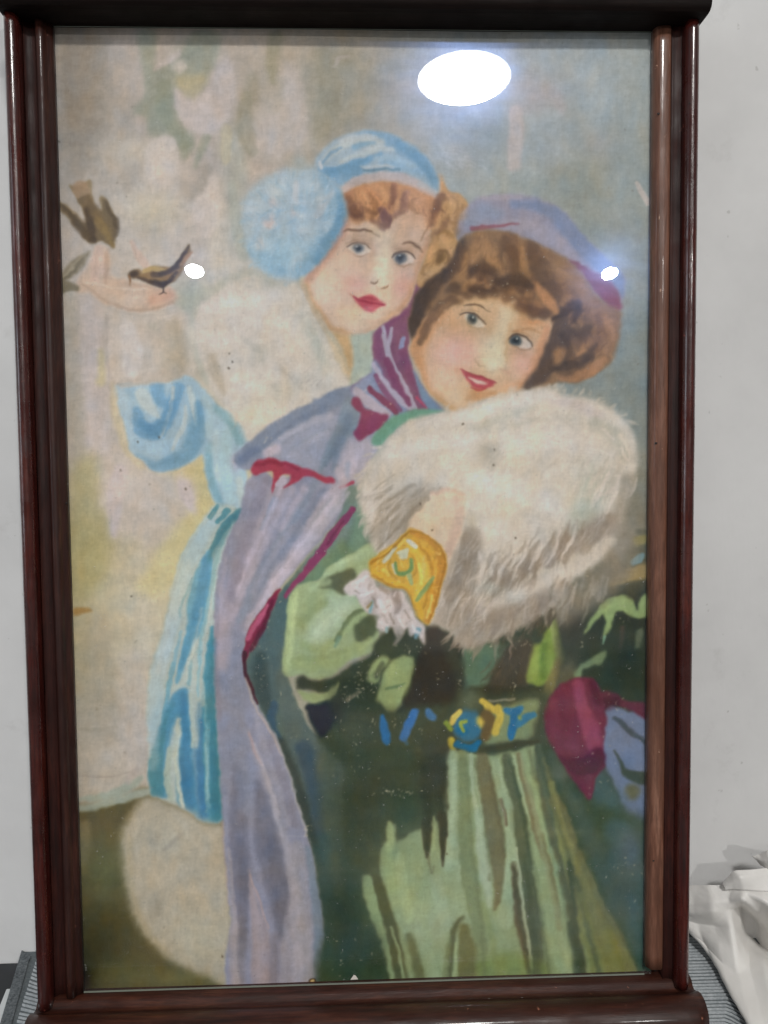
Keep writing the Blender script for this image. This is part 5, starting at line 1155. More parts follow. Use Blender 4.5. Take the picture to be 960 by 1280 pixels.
# outline of the collar and cuff against the light ground
for p, w, c, a in [([(250, 372), (240, 398), (240, 425), (248, 452), (258, 478)], [8, 9, 8, 8, 6], '#a1a28f', .6), ([(266, 446), (270, 468), (280, 492)], [10, 12, 6], '#a3977f', .65), ([(282, 352), (312, 340), (340, 352)], [8, 10, 8], '#999b8c', .6), ([(232, 384), (252, 372), (278, 356)], [12, 14, 10], '#9ea18e', .6),
    ([(236, 400), (240, 430), (240, 464)], [6, 7, 6], '#bcb29c', .6), ([(210, 405), (222, 420), (222, 455)], [8, 12, 10], '#a2977f', .5), ([(133, 392), (132, 430), (138, 476)], [4, 5, 4], '#a29a8b', .5), ([(300, 420), (318, 436), (330, 448)], [6, 9, 6], '#a39f8f', .5), ([(352, 462), (372, 482), (382, 478)], [5, 6, 4], '#9f9887', .5), ([(150, 484), (185, 479), (226, 472)], [3, 4, 3], '#b9b1a0', .6)]:
    stroke(p, w, c, 4, a)
# blossoms again, firmer petals
for p, c, a in [([(216, 112), (232, 122), (246, 134), (260, 112), (272, 84), (286, 74), (294, 100), (288, 138), (272, 164), (252, 168), (232, 160), (220, 146)], '#b3aaa0', .55), ([(188, 182), (204, 172), (218, 178), (224, 196), (218, 224), (202, 234), (188, 226), (183, 204)], '#b9b1a3', .6), ([(240, 262), (250, 240), (266, 218), (272, 238), (272, 280), (262, 300), (248, 292)], '#b8aea0', .5),
    ([(358, 84), (376, 100), (384, 150), (380, 178), (362, 190), (340, 196), (322, 180), (326, 150), (346, 142), (356, 118)], '#ada396', .5), ([(140, 52), (168, 54), (176, 90), (180, 118), (168, 132), (148, 120), (136, 90)], '#a89f92', .45), ([(168, 144), (182, 150), (184, 168), (172, 164)], '#a89e92', .6), ([(192, 86), (214, 70), (228, 60), (222, 72), (204, 84)], '#ada499', .7), ([(214, 84), (226, 74), (234, 84), (226, 92)], '#b1a998', .7)]:
    fill(p, c, 2.2, a)
for p, w, c, a in [([(205, 108), (208, 140), (232, 178)], [18, 24, 16], '#838874', .5), ([(262, 172), (252, 192), (244, 210)], [6, 8, 3], '#8a8b78', .6), ([(262, 208), (250, 236), (238, 252)], [10, 10, 3], '#928c80', .5), ([(308, 120), (306, 160), (316, 190)], [14, 22, 14], '#8c8873', .5), ([(345, 46), (338, 80), (342, 104)], [18, 14, 6], '#88846d', .5), ([(404, 70), (412, 120), (400, 170)], [22, 30, 18], '#898571', .4), ([(290, 230), (296, 280), (304, 320)], [10, 14, 12], '#959c8e', .45), ([(284, 162), (282, 200)], [13, 11], '#b1a582', .6), ([(172, 212), (160, 232)], [14, 14], '#979082', .5)]:
    stroke(p, w, c, 3, a)
stroke([(645, 140), (645, 172), (642, 206)], [14, 18, 14], '#aaa297', 3, .6); stroke([(664, 122), (690, 116), (702, 140)], [12, 16, 10], '#a29d98', 5, .5); stroke([(696, 150), (690, 200)], [12, 14], '#9aa09b', 6, .4)
# birds: darker wings
for p, w, c in [([(94, 268), (106, 284), (118, 298)], [4, 8, 6], '#4f443d'), ([(112, 252), (116, 270), (116, 286)], [5, 8, 8], '#5f5448'), ([(146, 274), (147, 286), (142, 300)], [4, 6, 4], '#5a5048'), ([(124, 272), (134, 290), (141, 306)], [7, 8, 3], '#7a6a42'), ([(188, 352), (206, 354), (220, 340)], [4, 6, 3], '#3c332e'), ([(200, 342), (216, 336), (232, 316)], [5, 6, 3], '#463c34'), ([(76, 350), (94, 336), (110, 318)], [3, 5, 2], '#5a5445'), ([(78, 260), (94, 272)], [5, 6], '#6c6150')]:
    stroke(p, w, c, 1.6, .65)
# first girl's fringe, deeper
for p, w, c in [([(436, 250), (442, 266), (452, 272)], [9, 15, 9], '#664b40'), ([(462, 244), (470, 258), (466, 272)], [7, 10, 7], '#76563f'), ([(476, 262), (484, 276), (478, 284)], [6, 11, 7], '#644b4b'), ([(492, 236), (490, 252)], [6, 7], '#765646'), ([(506, 244), (502, 262), (494, 272)], [5, 7, 5], '#7a5d52'), ([(548, 244), (544, 262), (538, 282)], [6, 8, 5], '#684f40'), ([(550, 314), (546, 330)], [6, 5], '#6b5236'), ([(556, 282), (546, 292)], [7, 6], '#74583f'), ([(574, 262), (568, 284)], [6, 6], '#8a6c48')]:
    stroke(p, w, c, 3, .55)
for p, w in [([(454, 240), (462, 250)], [6, 6]), ([(480, 236), (482, 250)], [6, 6]), ([(560, 244), (566, 256)], [6, 7]), ([(556, 300), (562, 314)], [6, 6]), ([(536, 322), (540, 306)], [5, 5])]:
    stroke(p, w, '#bd9466', 2.6, .5)

# complexion
glow(410, 350, 18, 24, '#c5b093', .55, 0, C1); glow(440, 352, 15, 12, '#c09684', .5, 0, C1); glow(506, 352, 10, 14, '#b98f7e', .55, 0, C1); glow(448, 402, 20, 9, '#c2ac88', .6, 0, C1); glow(479, 332, 7, 32, '#c6bb9c', .65, 8, C1); glow(474, 290, 12, 12, '#bda98a', .5, 0, C1)
stroke([(432, 276), (412, 312), (386, 346)], [8, 11, 9], '#a57a66', 6, .5, C1); stroke([(446, 297), (462, 300)], [16, 10], '#a78b73', 6, .45, C1); stroke([(496, 309), (516, 311)], [10, 10], '#a38770', 6, .45, C1); stroke([(466, 318), (462, 330)], [5, 6], '#ac9076', 5, .4, C1)
glow(568, 440, 22, 16, '#c49c8a', .55, 0, C2); glow(655, 453, 11, 14, '#bb927e', .5, 0, C2); glow(552, 472, 14, 14, '#bfa486', .5, 0, C2); glow(574, 496, 13, 9, '#bfa884', .55, 0, C2); glow(620, 436, 9, 22, '#bfb48e', .55, 12, C2); glow(618, 456, 10, 8, '#c2b892', .5, 0, C2)
stroke([(582, 402), (596, 414), (612, 414)], [8, 8, 6], '#a58c6a', 5, .4, C2); stroke([(640, 440), (656, 444)], [8, 8], '#a88567', 5, .35, C2)
# fringe tumbling over the brow of the second girl, curls at the temple
for x, y, rx, ry, r, c in [(572, 376, 7, 5, -20, '#6a533f'), (586, 370, 8, 5, 0, '#574437'), (602, 369, 9, 5, 5, '#544236'), (618, 367, 8, 5, -10, '#5c4939'), (634, 372, 9, 6, 20, '#644d3b'), (650, 384, 9, 6, 35, '#6a503c'), (664, 392, 10, 6, 10, '#6b503b'), (680, 395, 8, 5, -10, '#5c493c')]:
    ell(x, y, rx, ry, c, 2.2, .75, r)
for x, y, rx, ry, r, c in [(580, 362, 5, 3, -20, '#957350'), (610, 358, 6, 3, 10, '#8f6e4d'), (642, 366, 6, 4, 30, '#94704c'), (672, 380, 7, 4, 30, '#a4794f'), (656, 376, 5, 3, 20, '#8a694a'), (562, 372, 4, 3, -40, '#8a6c4e')]:
    ell(x, y, rx, ry, c, 2.2, .65, r)
for p, w, c, a in [([(690, 402), (706, 392), (722, 384)], [4, 7, 5], '#40362f', .7), ([(716, 448), (734, 442), (746, 430)], [4, 7, 4], '#4b4037', .6), ([(704, 420), (712, 436), (708, 452)], [7, 9, 6], '#4b4038', .6), ([(730, 398), (736, 416)], [7, 8], '#5b4a3d', .5), ([(764, 400), (768, 424)], [5, 6], '#9a7a5c', .5), ([(740, 462), (756, 448)], [8, 8], '#a07a58', .6)]:
    stroke(p, w, c, 2.8, a, CR)
stroke([(566, 374), (550, 386), (536, 404), (526, 428)], [12, 13, 12, 8], '#5d4b3e', 3, .7); stroke([(560, 380), (546, 394)], [4, 4], '#8a6d50', 2.4, .55); stroke([(540, 408), (532, 422)], [3, 3], '#7d634a', 2.4, .5)
# golden curls of the first girl: dark gaps, lit rounds
for x, y, rx, ry, r, c, a in [(546, 258, 5, 11, 12, '#6b5143', .6), (556, 276, 7, 5, -30, '#775b44', .55), (552, 322, 4, 9, 25, '#66502f', .65), (540, 302, 4, 8, 15, '#866a48', .5), (572, 290, 5, 6, 0, '#80633f', .5), (566, 254, 7, 8, 0, '#b5935f', .55), (562, 304, 7, 8, 0, '#b48f58', .55), (544, 336, 7, 6, -30, '#ab8a58', .5), (578, 268, 4, 8, 10, '#ad8c60', .5)]:
    ell(x, y, rx, ry, c, 2.6, a, r)
# raised hand and its cuff
for p, w, c, a in [([(100, 352), (118, 366), (140, 380), (168, 388), (200, 384), (216, 378)], [3, 3, 3, 3, 3, 3], '#9a8068', .55), ([(118, 346), (120, 326), (123, 308)], [3, 3, 2], '#a98c74', .5), ([(134, 344), (135, 326), (136, 312)], [3, 3, 2], '#a0826a', .55), ([(146, 352), (170, 356), (200, 364)], [3, 4, 3], '#a58a70', .5), ([(128, 340), (128, 318)], [5, 5], '#c6a994', .5), ([(150, 372), (180, 374)], [8, 8], '#c3ab8e', .5), ([(190, 376), (212, 370)], [9, 8], '#b98f72', .55),
    ([(136, 390), (152, 390), (172, 395), (200, 391), (218, 385)], [2.5, 2.5, 2.5, 2.5, 2], '#a59a88', .55), ([(137, 470), (150, 482), (186, 478), (226, 471)], [4, 5, 5, 4], '#a29783', .55), ([(218, 400), (226, 430), (224, 464)], [8, 12, 10], '#9f957f', .5), ([(160, 410), (166, 440), (164, 466)], [20, 26, 18], '#c2b9aa', .5), ([(134, 396), (134, 440), (138, 474)], [3, 3, 3], '#9f968a', .5)]:
    stroke(p, w, c, 2.6, a)
# pale streaks on cape, coat and skirt
for p, w, c, a, C in [([(352, 612), (332, 654), (312, 700), (296, 744)], [4, 6, 6, 3], '#b3a9ae', .6, CC), ([(418, 622), (388, 664), (352, 714), (324, 756)], [5, 7, 7, 3], '#b6adb1', .65, CC), ([(436, 616), (412, 648), (380, 690)], [4, 6, 3], '#aaa3a8', .6, CC), ([(320, 930), (334, 975), (346, 1020), (352, 1044)], [3, 5, 6, 4], '#aaa4a4', .55, CC), ([(344, 918), (360, 960), (374, 1008), (384, 1044)], [2, 3, 3, 3], '#aca8a8', .6, CC), ([(356, 1050), (366, 1110), (372, 1180), (374, 1232)], [8, 12, 14, 14], '#a09b9d', .5, CC), ([(318, 1110), (324, 1160), (326, 1232)], [4, 10, 12], '#9d9293', .5, CC), ([(286, 1060), (292, 1140), (296, 1232)], [3, 5, 8], '#a0958f', .5, CC), ([(282, 700), (276, 760), (274, 820)], [4, 6, 5], '#a3979b', .5, CC),
    ([(292, 650), (276, 700), (264, 760), (250, 810)], [2, 3, 3, 2], '#b7bfae', .6, CD), ([(236, 700), (224, 750), (210, 810), (200, 870)], [4, 5, 5, 4], '#b0bdb6', .5, CD), ([(252, 760), (240, 810), (232, 850)], [3, 4, 3], '#bac0ab', .6, CD), ([(226, 900), (222, 950), (228, 1008)], [3, 4, 3], '#b9bfa8', .6, CD), ([(262, 900), (260, 960), (262, 1010)], [1.5, 2.5, 2], '#9fbab2', .5, CD),
    ([(566, 950), (564, 1020), (562, 1080)], [5, 8, 8], '#9cae88', .5, CSk), ([(593, 960), (602, 1030), (610, 1090)], [2, 4, 5], '#a0b08c', .5, CSk), ([(626, 960), (640, 1020), (644, 1080)], [2, 4, 5], '#9bae86', .5, CSk), ([(500, 1070), (504, 1110), (512, 1150)], [12, 14, 12], '#9aac78', .45, CSk), ([(545, 1100), (556, 1150)], [16, 16], '#96a681', .45, CSk)]:
    stroke(p, w, c, 2.4, a, C)
# the furs, hair by hair
def hairs(n, clip, x0, x1, y0, y1, field, L, w, cols, a):
    k = 0
    while k < n:
        x, y = rng.uniform(x0, x1), rng.uniform(y0, y1)
        if clip[int(y), int(x)] < .6: continue
        k += 1
        t = math.radians(field(x, y) + rng.normal(0, 9)); l = L * rng.uniform(.5, 1.4); b = rng.normal(0, .15)
        stroke([(x, y), (x + math.cos(t) * l * .5, y + math.sin(t) * l * .5), (x + math.cos(t + b) * l, y + math.sin(t + b) * l)], [w * .3, w, w * .2], cols[rng.integers(0, len(cols))], 1.0, a * rng.uniform(.4, 1), clip)
_arm = np.clip(CA + CY, 0, 1)
hairs(420, CM * (1 - _arm), 450, 796, 486, 808, lambda x, y: 118 + (640 - x) * .06 + max(0, 580 - y) * .35, 32, 2.4, ['#c6beac', '#c0b8a6', '#a79d8b', '#9f9584', '#b5ac9a'], .22)
hairs(240, CF, 240, 440, 348, 552, lambda x, y: 75 + (330 - x) * .25, 15, 2.6, ['#c2baa9', '#beb6a4', '#aca38f', '#b0a794'], .32)
hairs(160, CH, 155, 290, 1000, 1235, lambda x, y: 85 + (225 - x) * .3, 16, 2.4, ['#b0a78e', '#aaa289', '#958c75'], .35)
hairs(240, CE, 304, 430, 208, 348, lambda x, y: math.degrees(math.atan2(y - 280, x - 366)), 10, 1.8, ['#b3bcbb', '#86a5b2', '#6f96ab', '#a2b2b5'], .4)
# deeper blues
for p, w, c, a in [([(296, 640), (276, 674), (262, 700)], [6, 9, 8], '#3f7480', .6), ([(258, 702), (250, 745), (240, 790), (226, 836)], [8, 14, 10, 4], '#4f86a2', .5), ([(266, 800), (264, 880), (268, 960), (270, 1022)], [6, 10, 12, 14], '#3a7684', .55), ([(228, 866), (232, 930), (240, 1005)], [8, 12, 12], '#41799a', .5), ([(214, 880), (200, 930), (194, 988)], [6, 10, 12], '#467f8c', .5), ([(250, 880), (250, 950), (254, 1016)], [5, 8, 10], '#3f769a', .5), ([(204, 850), (196, 900), (192, 960)], [8, 10, 8], '#8fa9a8', .4),
    ([(500, 178), (524, 198), (542, 224)], [12, 14, 10], '#5f88a3', .5), ([(410, 216), (436, 212), (460, 200)], [8, 10, 6], '#5b86a2', .5), ([(426, 246), (428, 270), (414, 300), (396, 326)], [8, 12, 14, 10], '#5c88a4', .45), ([(176, 528), (190, 540), (206, 528), (216, 504)], [10, 14, 12, 10], '#5a88a6', .5), ([(190, 584), (220, 580), (242, 562), (250, 530)], [8, 12, 12, 10], '#628ea6', .5), ([(262, 570), (264, 600), (276, 630)], [6, 8, 8], '#6c98a6', .5)]:
    stroke(p, w, c, 4, a)
# lighter, rosier ground on the left
for x, y, rx, ry, c, a in [(120, 300, 50, 60, '#b8afa2', .3), (190, 240, 40, 40, '#bdb4a4', .3), (120, 440, 30, 70, '#b9aea4', .3), (170, 620, 50, 40, '#bfb4a4', .35), (210, 720, 40, 40, '#c2b786', .3), (170, 800, 40, 60, '#bdb39c', .3), (150, 930, 40, 40, '#b8ad9c', .3), (340, 160, 40, 30, '#b2a89a', .25)]:
    glow(x, y, rx, ry, c, a)
for p, w, c, a in [([(268, 640), (244, 668), (226, 704), (212, 752), (196, 810), (184, 860)], [3, 3, 3, 3, 3, 3], '#a3a58f', .4), ([(143, 486), (152, 530), (162, 564), (184, 588), (210, 594)], [3, 3, 3, 3, 2], '#bdb193', .5)]:
    stroke(p, w, c, 2, a)

for p, w, c in [([(448, 728), (460, 720)], [5, 4], '#c8beb4'), ([(452, 744), (466, 738)], [4, 5], '#c6bcb2'), ([(474, 750), (482, 764)], [6, 6], '#c9c0b6'), ([(498, 772), (506, 786)], [5, 4], '#c8beb4'), ([(516, 782), (526, 796)], [4, 3], '#c9c0b6'), ([(472, 776), (484, 782)], [5, 4], '#c6bcb2'), ([(466, 746), (472, 758)], [3, 3], '#85786c'), ([(488, 768), (492, 780)], [3, 3], '#8a7c70'), ([(506, 764), (512, 772)], [3, 3], '#8d8074'), ([(444, 738), (450, 742)], [3, 2], '#8f8478')]:
    stroke(p, w, c, 1.6, .75, CLa)
for p, w, c in [([(479, 703), (492, 687)], [3.5, 3.5], '#b3b596'), ([(511, 677), (521, 684)], [5, 5], '#b9bba6'), ([(497, 691), (509, 687), (508, 697)], [4, 4, 3], '#b3b794'), ([(493, 704), (496, 715), (505, 718), (513, 711), (513, 700)], [3.5, 4, 4, 4, 3.5], '#64854a'), ([(541, 722), (531, 738), (521, 750)], [4, 5, 4], '#7d9150'), ([(511, 721), (514, 729)], [5, 4], '#8b9c62')]:
    stroke(p, w, c, 1.1, .9, CY)

# the diving bird once more: one dark body, rusty tail
BB = [(96, 248), (104, 262), (108, 272), (106, 278), (96, 270), (82, 258), (72, 252), (72, 259), (84, 271), (98, 287), (108, 300), (116, 304), (126, 301), (135, 305), (142, 311), (144, 299), (148, 285), (147, 275), (139, 261), (131, 247), (126, 252), (128, 263), (120, 258), (114, 244)]
fill(BB, '#68573f', 1.4, .75); CBb = clipmask(BB, 1.4)
stroke([(108, 262), (114, 280), (116, 298)], [6, 11, 9], '#4d4239', 3, .75, CBb); stroke([(78, 256), (96, 276), (112, 298)], [4, 7, 8], '#564a3c', 2, .7, CBb); stroke([(132, 252), (141, 270), (146, 284)], [4, 6, 5], '#5b4d3c', 2, .7, CBb); stroke([(124, 276), (134, 292), (141, 307)], [9, 9, 3], '#8a7348', 3, .7, CBb); stroke([(120, 266), (126, 282)], [4, 6], '#76654a', 2.5, .6, CBb)

# warmer auburn in the hair; cooler, greener darks in the dress
for C in (CR, np.clip(CFr + CCu, 0, 1)):
    IMG += IMG * (np.array([1.04, 1.0, .97], np.float32) - 1) * (C * .8)[..., None]
_l = IMG @ np.array([.3, .59, .11], np.float32)
_yy, _xx = np.mgrid[0:PH, 0:PW]
_m = np.clip((.36 - _l) / .1, 0, 1) * np.clip((_yy - 770) / 40, 0, 1) * np.clip((_xx - 370) / 40, 0, 1) * (1 - np.clip(CB2, 0, 1))
IMG += IMG * (np.array([.90, 1.03, .99], np.float32) - 1) * _m[..., None]
# the muff in broad soft strokes
for p, w, c, a in [([(520, 530), (570, 522), (630, 506), (690, 496)], [10, 16, 16, 10], '#c4bcab', .45), ([(490, 570), (540, 552), (590, 548)], [14, 22, 14], '#c5bdac', .45), ([(640, 560), (690, 548), (740, 556)], [22, 30, 20], '#c3bbaa', .45), ([(600, 600), (650, 612), (700, 640)], [26, 34, 20], '#c6beac', .45), ([(610, 660), (650, 664), (690, 650)], [20, 22, 14], '#c2baa8', .4), ([(620, 752), (660, 736), (720, 706), (760, 682)], [10, 14, 12, 6], '#bdb4a2', .5), ([(470, 590), (462, 620), (466, 650)], [8, 12, 8], '#c2baaa', .5),
    ([(700, 520), (740, 530), (764, 552)], [8, 10, 6], '#a9a594', .4), ([(730, 600), (736, 640), (716, 664)], [12, 16, 8], '#a0a493', .4)]:
    stroke(p, w, c, 7, a, CM * (1 - _arm))
for p, w, c, a in [([(262, 388), (284, 376), (320, 372)], [10, 16, 10], '#c6beae', .45), ([(262, 420), (290, 420), (310, 400)], [14, 20, 12], '#c5bdad', .4), ([(300, 470), (330, 490), (326, 520)], [14, 18, 10], '#c4bca6', .4), ([(350, 400), (372, 420), (388, 448)], [14, 16, 10], '#c2bba9', .4)]:
    stroke(p, w, c, 7, a, CF)
# ---- age: specks, flaked paint, creases, canvas grain
PRINT_SAT = .82
for _ in range(70):
    x, y = rng.uniform(80, 806), rng.uniform(60, 1215)
    stroke([(x, y), (x + rng.normal(0, 1), y + rng.normal(0, 1))], rng.uniform(.6, 1.3), '#5a4d40', .7, rng.uniform(.2, .5))
for x, y in [(578, 530), (618, 580), (524, 629), (541, 661), (618, 562), (644, 671), (287, 442), (291, 452), (286, 460), (172, 552), (198, 545), (233, 611), (150, 588), (560, 1068), (164, 744), (278, 1195), (74, 177)]:
    stroke([(x, y), (x + .5, y + .8)], 1.8, '#43382e', .8, .8)
CR_Z = [((455, 850), 30, 18, 60), ((440, 870), 22, 10, 30), ((510, 812), 16, 6, 22), ((548, 850), 6, 8, 8), ((574, 852), 6, 6, 12), ((642, 856), 3, 12, 16), ((612, 800), 10, 8, 12), ((655, 805), 8, 6, 14), ((466, 905), 8, 8, 10), ((492, 906), 5, 8, 8), ((525, 912), 5, 8, 12), ((728, 806), 5, 4, 8), ((732, 717), 5, 5, 10),
        ((744, 945), 40, 50, 24), ((770, 880), 20, 30, 14), ((780, 1080), 20, 70, 24), ((440, 1195), 40, 30, 20), ((500, 990), 40, 4, 40), ((382, 1040), 5, 12, 24), ((330, 820), 20, 60, 30), ((420, 930), 60, 60, 40), ((770, 760), 24, 20, 12), ((470, 500), 20, 30, 16), ((335, 550), 14, 8, 14), ((620, 365), 60, 20, 20), ((560, 400), 30, 40, 14)]
for (cx, cy), sx, sy, n in CR_Z:
    for _ in range(int(n * .6)):
        x, y = cx + rng.normal(0, sx * .5), cy + rng.normal(0, sy * .5)
        a = rng.choice([.9, 2.3, 0, 1.57]) + rng.normal(0, .2); L = rng.uniform(.5, 3)
        stroke([(x, y), (x + math.cos(a) * L, y + math.sin(a) * L)], rng.uniform(.5, 1.0), ['#b5aa88', '#a39a80', '#c2b898'][rng.integers(0, 3)], .6, rng.uniform(.4, .9))
stroke([(352, 1046), (370, 1045), (384, 1046)], [1, 2, 1], '#b5b0ac', 1.5, .3)
stroke([(390, 1226), (391, 1226)], [8, 8], '#3b2c1c', 1); stroke([(390, 1226), (391, 1226)], [4.5, 4.5], '#b59a60', 1)
# wobble of every edge, a grainy spread of the ink into the cloth, then a fine uneven weave
def sample(A, X, Y):
    xi = X.astype(int); yi = Y.astype(int); fx = (X - xi)[..., None]; fy = (Y - yi)[..., None]
    return (A[yi, xi] * (1 - fx) + A[yi, xi + 1] * fx) * (1 - fy) + (A[yi + 1, xi] * (1 - fx) + A[yi + 1, xi + 1] * fx) * fy
def shifted(dx, dy):
    sx = np.clip(np.arange(PW)[None] + dx, 0, PW - 1.001); sy = np.clip(np.arange(PH)[:, None] + dy, 0, PH - 1.001)
    return sample(IMG, np.broadcast_to(sx, (PH, PW)), np.broadcast_to(sy, (PH, PW)))
IMG[:] = shifted(vnoise(7, 1) * 2.4 + vnoise(23, 2) * 2.4, vnoise(7, 3) * 2.4 + vnoise(23, 4) * 2.4)
_r = np.random.default_rng(21)
_soft = sum(shifted(_r.normal(0, .8, (PH, PW)), _r.normal(0, .8, (PH, PW))) for _ in range(4)) / 4
IMG[:] = IMG * .8 + _soft * .2
def grain(seed, sx, sy):
    g = np.random.default_rng(seed).normal(0, 1, (PH, PW)).astype(np.float32)
    def bl(m, s, ax):
        if s < .3: return m
        r = int(s * 3) + 1; k = np.exp(-.5 * (np.arange(-r, r + 1) / s) ** 2); k /= k.sum()
        return sum(np.roll(m, i - r, ax) * k[i] for i in range(2 * r + 1))
    g = bl(bl(g, sx, 1), sy, 0); return g / g.std()
_weave = grain(5, .5, 2.5) * .006 + grain(6, 2.5, .5) * .006 + grain(8, .7, .7) * .010
_mott = vnoise(60, 9) * .06 + vnoise(18, 10) * .05 + vnoise(6, 11) * .045
_streak = grain(31, 1.2, 14) * .004 + grain(32, 9, 3) * .006
IMG *= (1 + _mott + _weave + _streak)[..., None]
IMG += (vnoise(34, 12) * .022 + grain(33, 4, 6) * .006)[..., None] * np.array([1, .1, -1], np.float32)
_lum = (IMG @ np.array([.3, .59, .11], np.float32))[..., None]
IMG[:] = _lum + (IMG - _lum) * PRINT_SAT
IMG[:] = (IMG - .46) * 1.13 + .465
IMG *= np.array([1.012, .998, 1.0], np.float32)
IMG[..., 2] += .030 * np.clip((_lum[..., 0] - .45) / .25, 0, 1)
np.clip(IMG, 0.02, 1, IMG)
# ---------------------------------------------------------------- the print's sheet
def to_photo(P):
    """where points of the picture plane fall in the photograph: unrolls the painted sheet onto the flat print"""
    A = np.array(R_LOC); q = P @ A.T + np.array(T_FIT)
    return 480 + FOC * q[:, 0] / q[:, 2], 640 + FOC * q[:, 1] / q[:, 2]
def lin(c): return np.where(c <= .04045, c / 12.92, ((c + .055) / 1.055) ** 2.4)

# ---------------------------------------------------------------- setting: wall and dark table
WALL_Y = 0.1185
N = Nodes('painted_plaster')
v = N.coord((1, 1, 1))
a = N.noise(v, 5, 5, .6); b = N.noise(N.coord((1, 1, .35)), 26, 4)
col = N.ramp(a, [(.30, (.70, .698, .698)), (.50, (.785, .783, .783)), (.72, (.85, .85, .85))])
sp = N.ramp(N.noise(v, 120, 2, .4), [(.745, (0, 0, 0)), (.79, (.4, .4, .4))])
col = N.mix(sp, col, (.36, .35, .33))
sm = N.ramp(N.noise(v, 16, 5, .7), [(.60, (0, 0, 0)), (.72, (.28, .28, .28))])
col = N.mix(sm, col, (.50, .49, .48))
N.l(col, N.b.inputs['Base Color']); N.b.inputs['Roughness'].default_value = .55
N.bump(N.mix(.4, a, b), .45, .006)
bm = bmesh.new(); box(bm, -1.3, 1.3, WALL_Y, WALL_Y + .1, -.6, 1.9)
tag(from_bm('wall', bm, N.m), kind='structure')
N = Nodes('dark_table_paint')
v = N.coord((1, 1, 1))
N.l(N.ramp(N.noise(v, 30, 4), [(.3, (.012, .014, .017)), (.8, (.03, .033, .038))]), N.b.inputs['Base Color']); N.b.inputs['Roughness'].default_value = .5
bm = bmesh.new(); box(bm, -1.2, 1.2, -.35, WALL_Y - .0015, -.06, -.0125)
tag(from_bm('table_top', bm, N.m), kind='structure')

# ---------------------------------------------------------------- white board and ribbed grey mat under the picture
N = Nodes('white_board'); v = N.coord((1, 1, 1))
N.l(N.ramp(N.noise(v, 20, 3), [(.3, (.62, .65, .66)), (.8, (.72, .74, .75))]), N.b.inputs['Base Color']); N.b.inputs['Roughness'].default_value = .45
p0 = on_z(8, 1236, -.005); p1 = on_z(-14, 1290, -.005)
bm = bmesh.new()
pts = [(p0.x, p0.y), (.34, .105), (.40, -.12), (p1.x - .03, -.12), (p1.x, p1.y)]
lo = [bm.verts.new((x, y, -.0122)) for x, y in pts]; hi = [bm.verts.new((x, y, -.0048)) for x, y in pts]
bm.faces.new(lo); bm.faces.new(hi)
for i in range(5): bm.faces.new((lo[i], lo[(i + 1) % 5], hi[(i + 1) % 5], hi[i]))
tag(bevel(from_bm('white_board', bm, N.m), .0008, 2), 'thin white board peeking out under the grey ribbed mat at left', 'board')

def felt(name, c0, c1):
    N = Nodes(name); v = N.coord((1, 1, 1))
    f = N.noise(v, 420, 3, .7); g = N.noise(v, 60, 3)
    N.l(N.mix(.35, N.ramp(f, [(.35, c0), (.65, c1)]), N.ramp(g, [(.3, c0), (.7, c1)])), N.b.inputs['Base Color'])
    N.b.inputs['Roughness'].default_value = .85; N.bump(f, .6, .001)
    return N.m
M_FELT_SHADED = felt('grey_felt_shaded', (.03, .038, .042), (.20, .22, .235)); M_RIB = felt('grey_cord', (.28, .31, .33), (.50, .53, .55))  # border felt darkened in colour for the shade at left; cord stays light
M_BED = felt('dark_weave', (.10, .12, .13), (.17, .19, .20))
mat_root = bpy.data.objects.new('ribbed_mat', None); scene.collection.objects.link(mat_root)
mat_root.location = (0, 0, -.0045)
tag(mat_root, 'grey ribbed mat with a felt border lying under the framed picture', 'mat')
c0 = on_z(27, 1187, 0); c1 = on_z(-4, 1292, 0)
XB, YB = c0.x, c0.y                                       # back left corner
bm = bmesh.new()
def mx(y): return XB + (c1.x - XB) * (y - YB) / (c1.y - YB)   # left edge runs slightly askew
ys = [YB, 0.0, -.13]
def slab(bm, outline, z0, z1):
    lo = [bm.verts.new((x, y, z0)) for x, y in outline]; hi = [bm.verts.new((x, y, z1)) for x, y in outline]; n = len(outline)
    bm.faces.new(lo); bm.faces.new(hi)
    for i in range(n): bm.faces.new((lo[i], lo[(i + 1) % n], hi[(i + 1) % n], hi[i]))
slab(bm, [(mx(YB) + .001, YB - .001), (.42, YB - .001), (.42, -.13), (mx(-.13) + .001, -.13)], 0, .0028)
from_bm('base_cloth', bm, M_BED, mat_root)
bm = bmesh.new()
slab(bm, [(mx(YB), YB), (mx(YB) + .013, YB - .009), (mx(YB) + .0135, YB - .016), (mx(-.13) + .0105, -.1301), (mx(-.13), -.1301)], .0001, .0047)
bevel(from_bm('felt_border', bm, M_FELT_SHADED, mat_root), .0008, 2)
bm = bmesh.new()
slab(bm, [(mx(YB) + .0131, YB), (.4201, YB), (.4201, YB - .006), (mx(YB) + .0165, YB - .006)], .0001, .0045)
bevel(from_bm('felt_border', bm, M_FELT_SHADED, mat_root), .0008, 2)
bm = bmesh.new(); rr = random.Random(4)
y = YB - .009
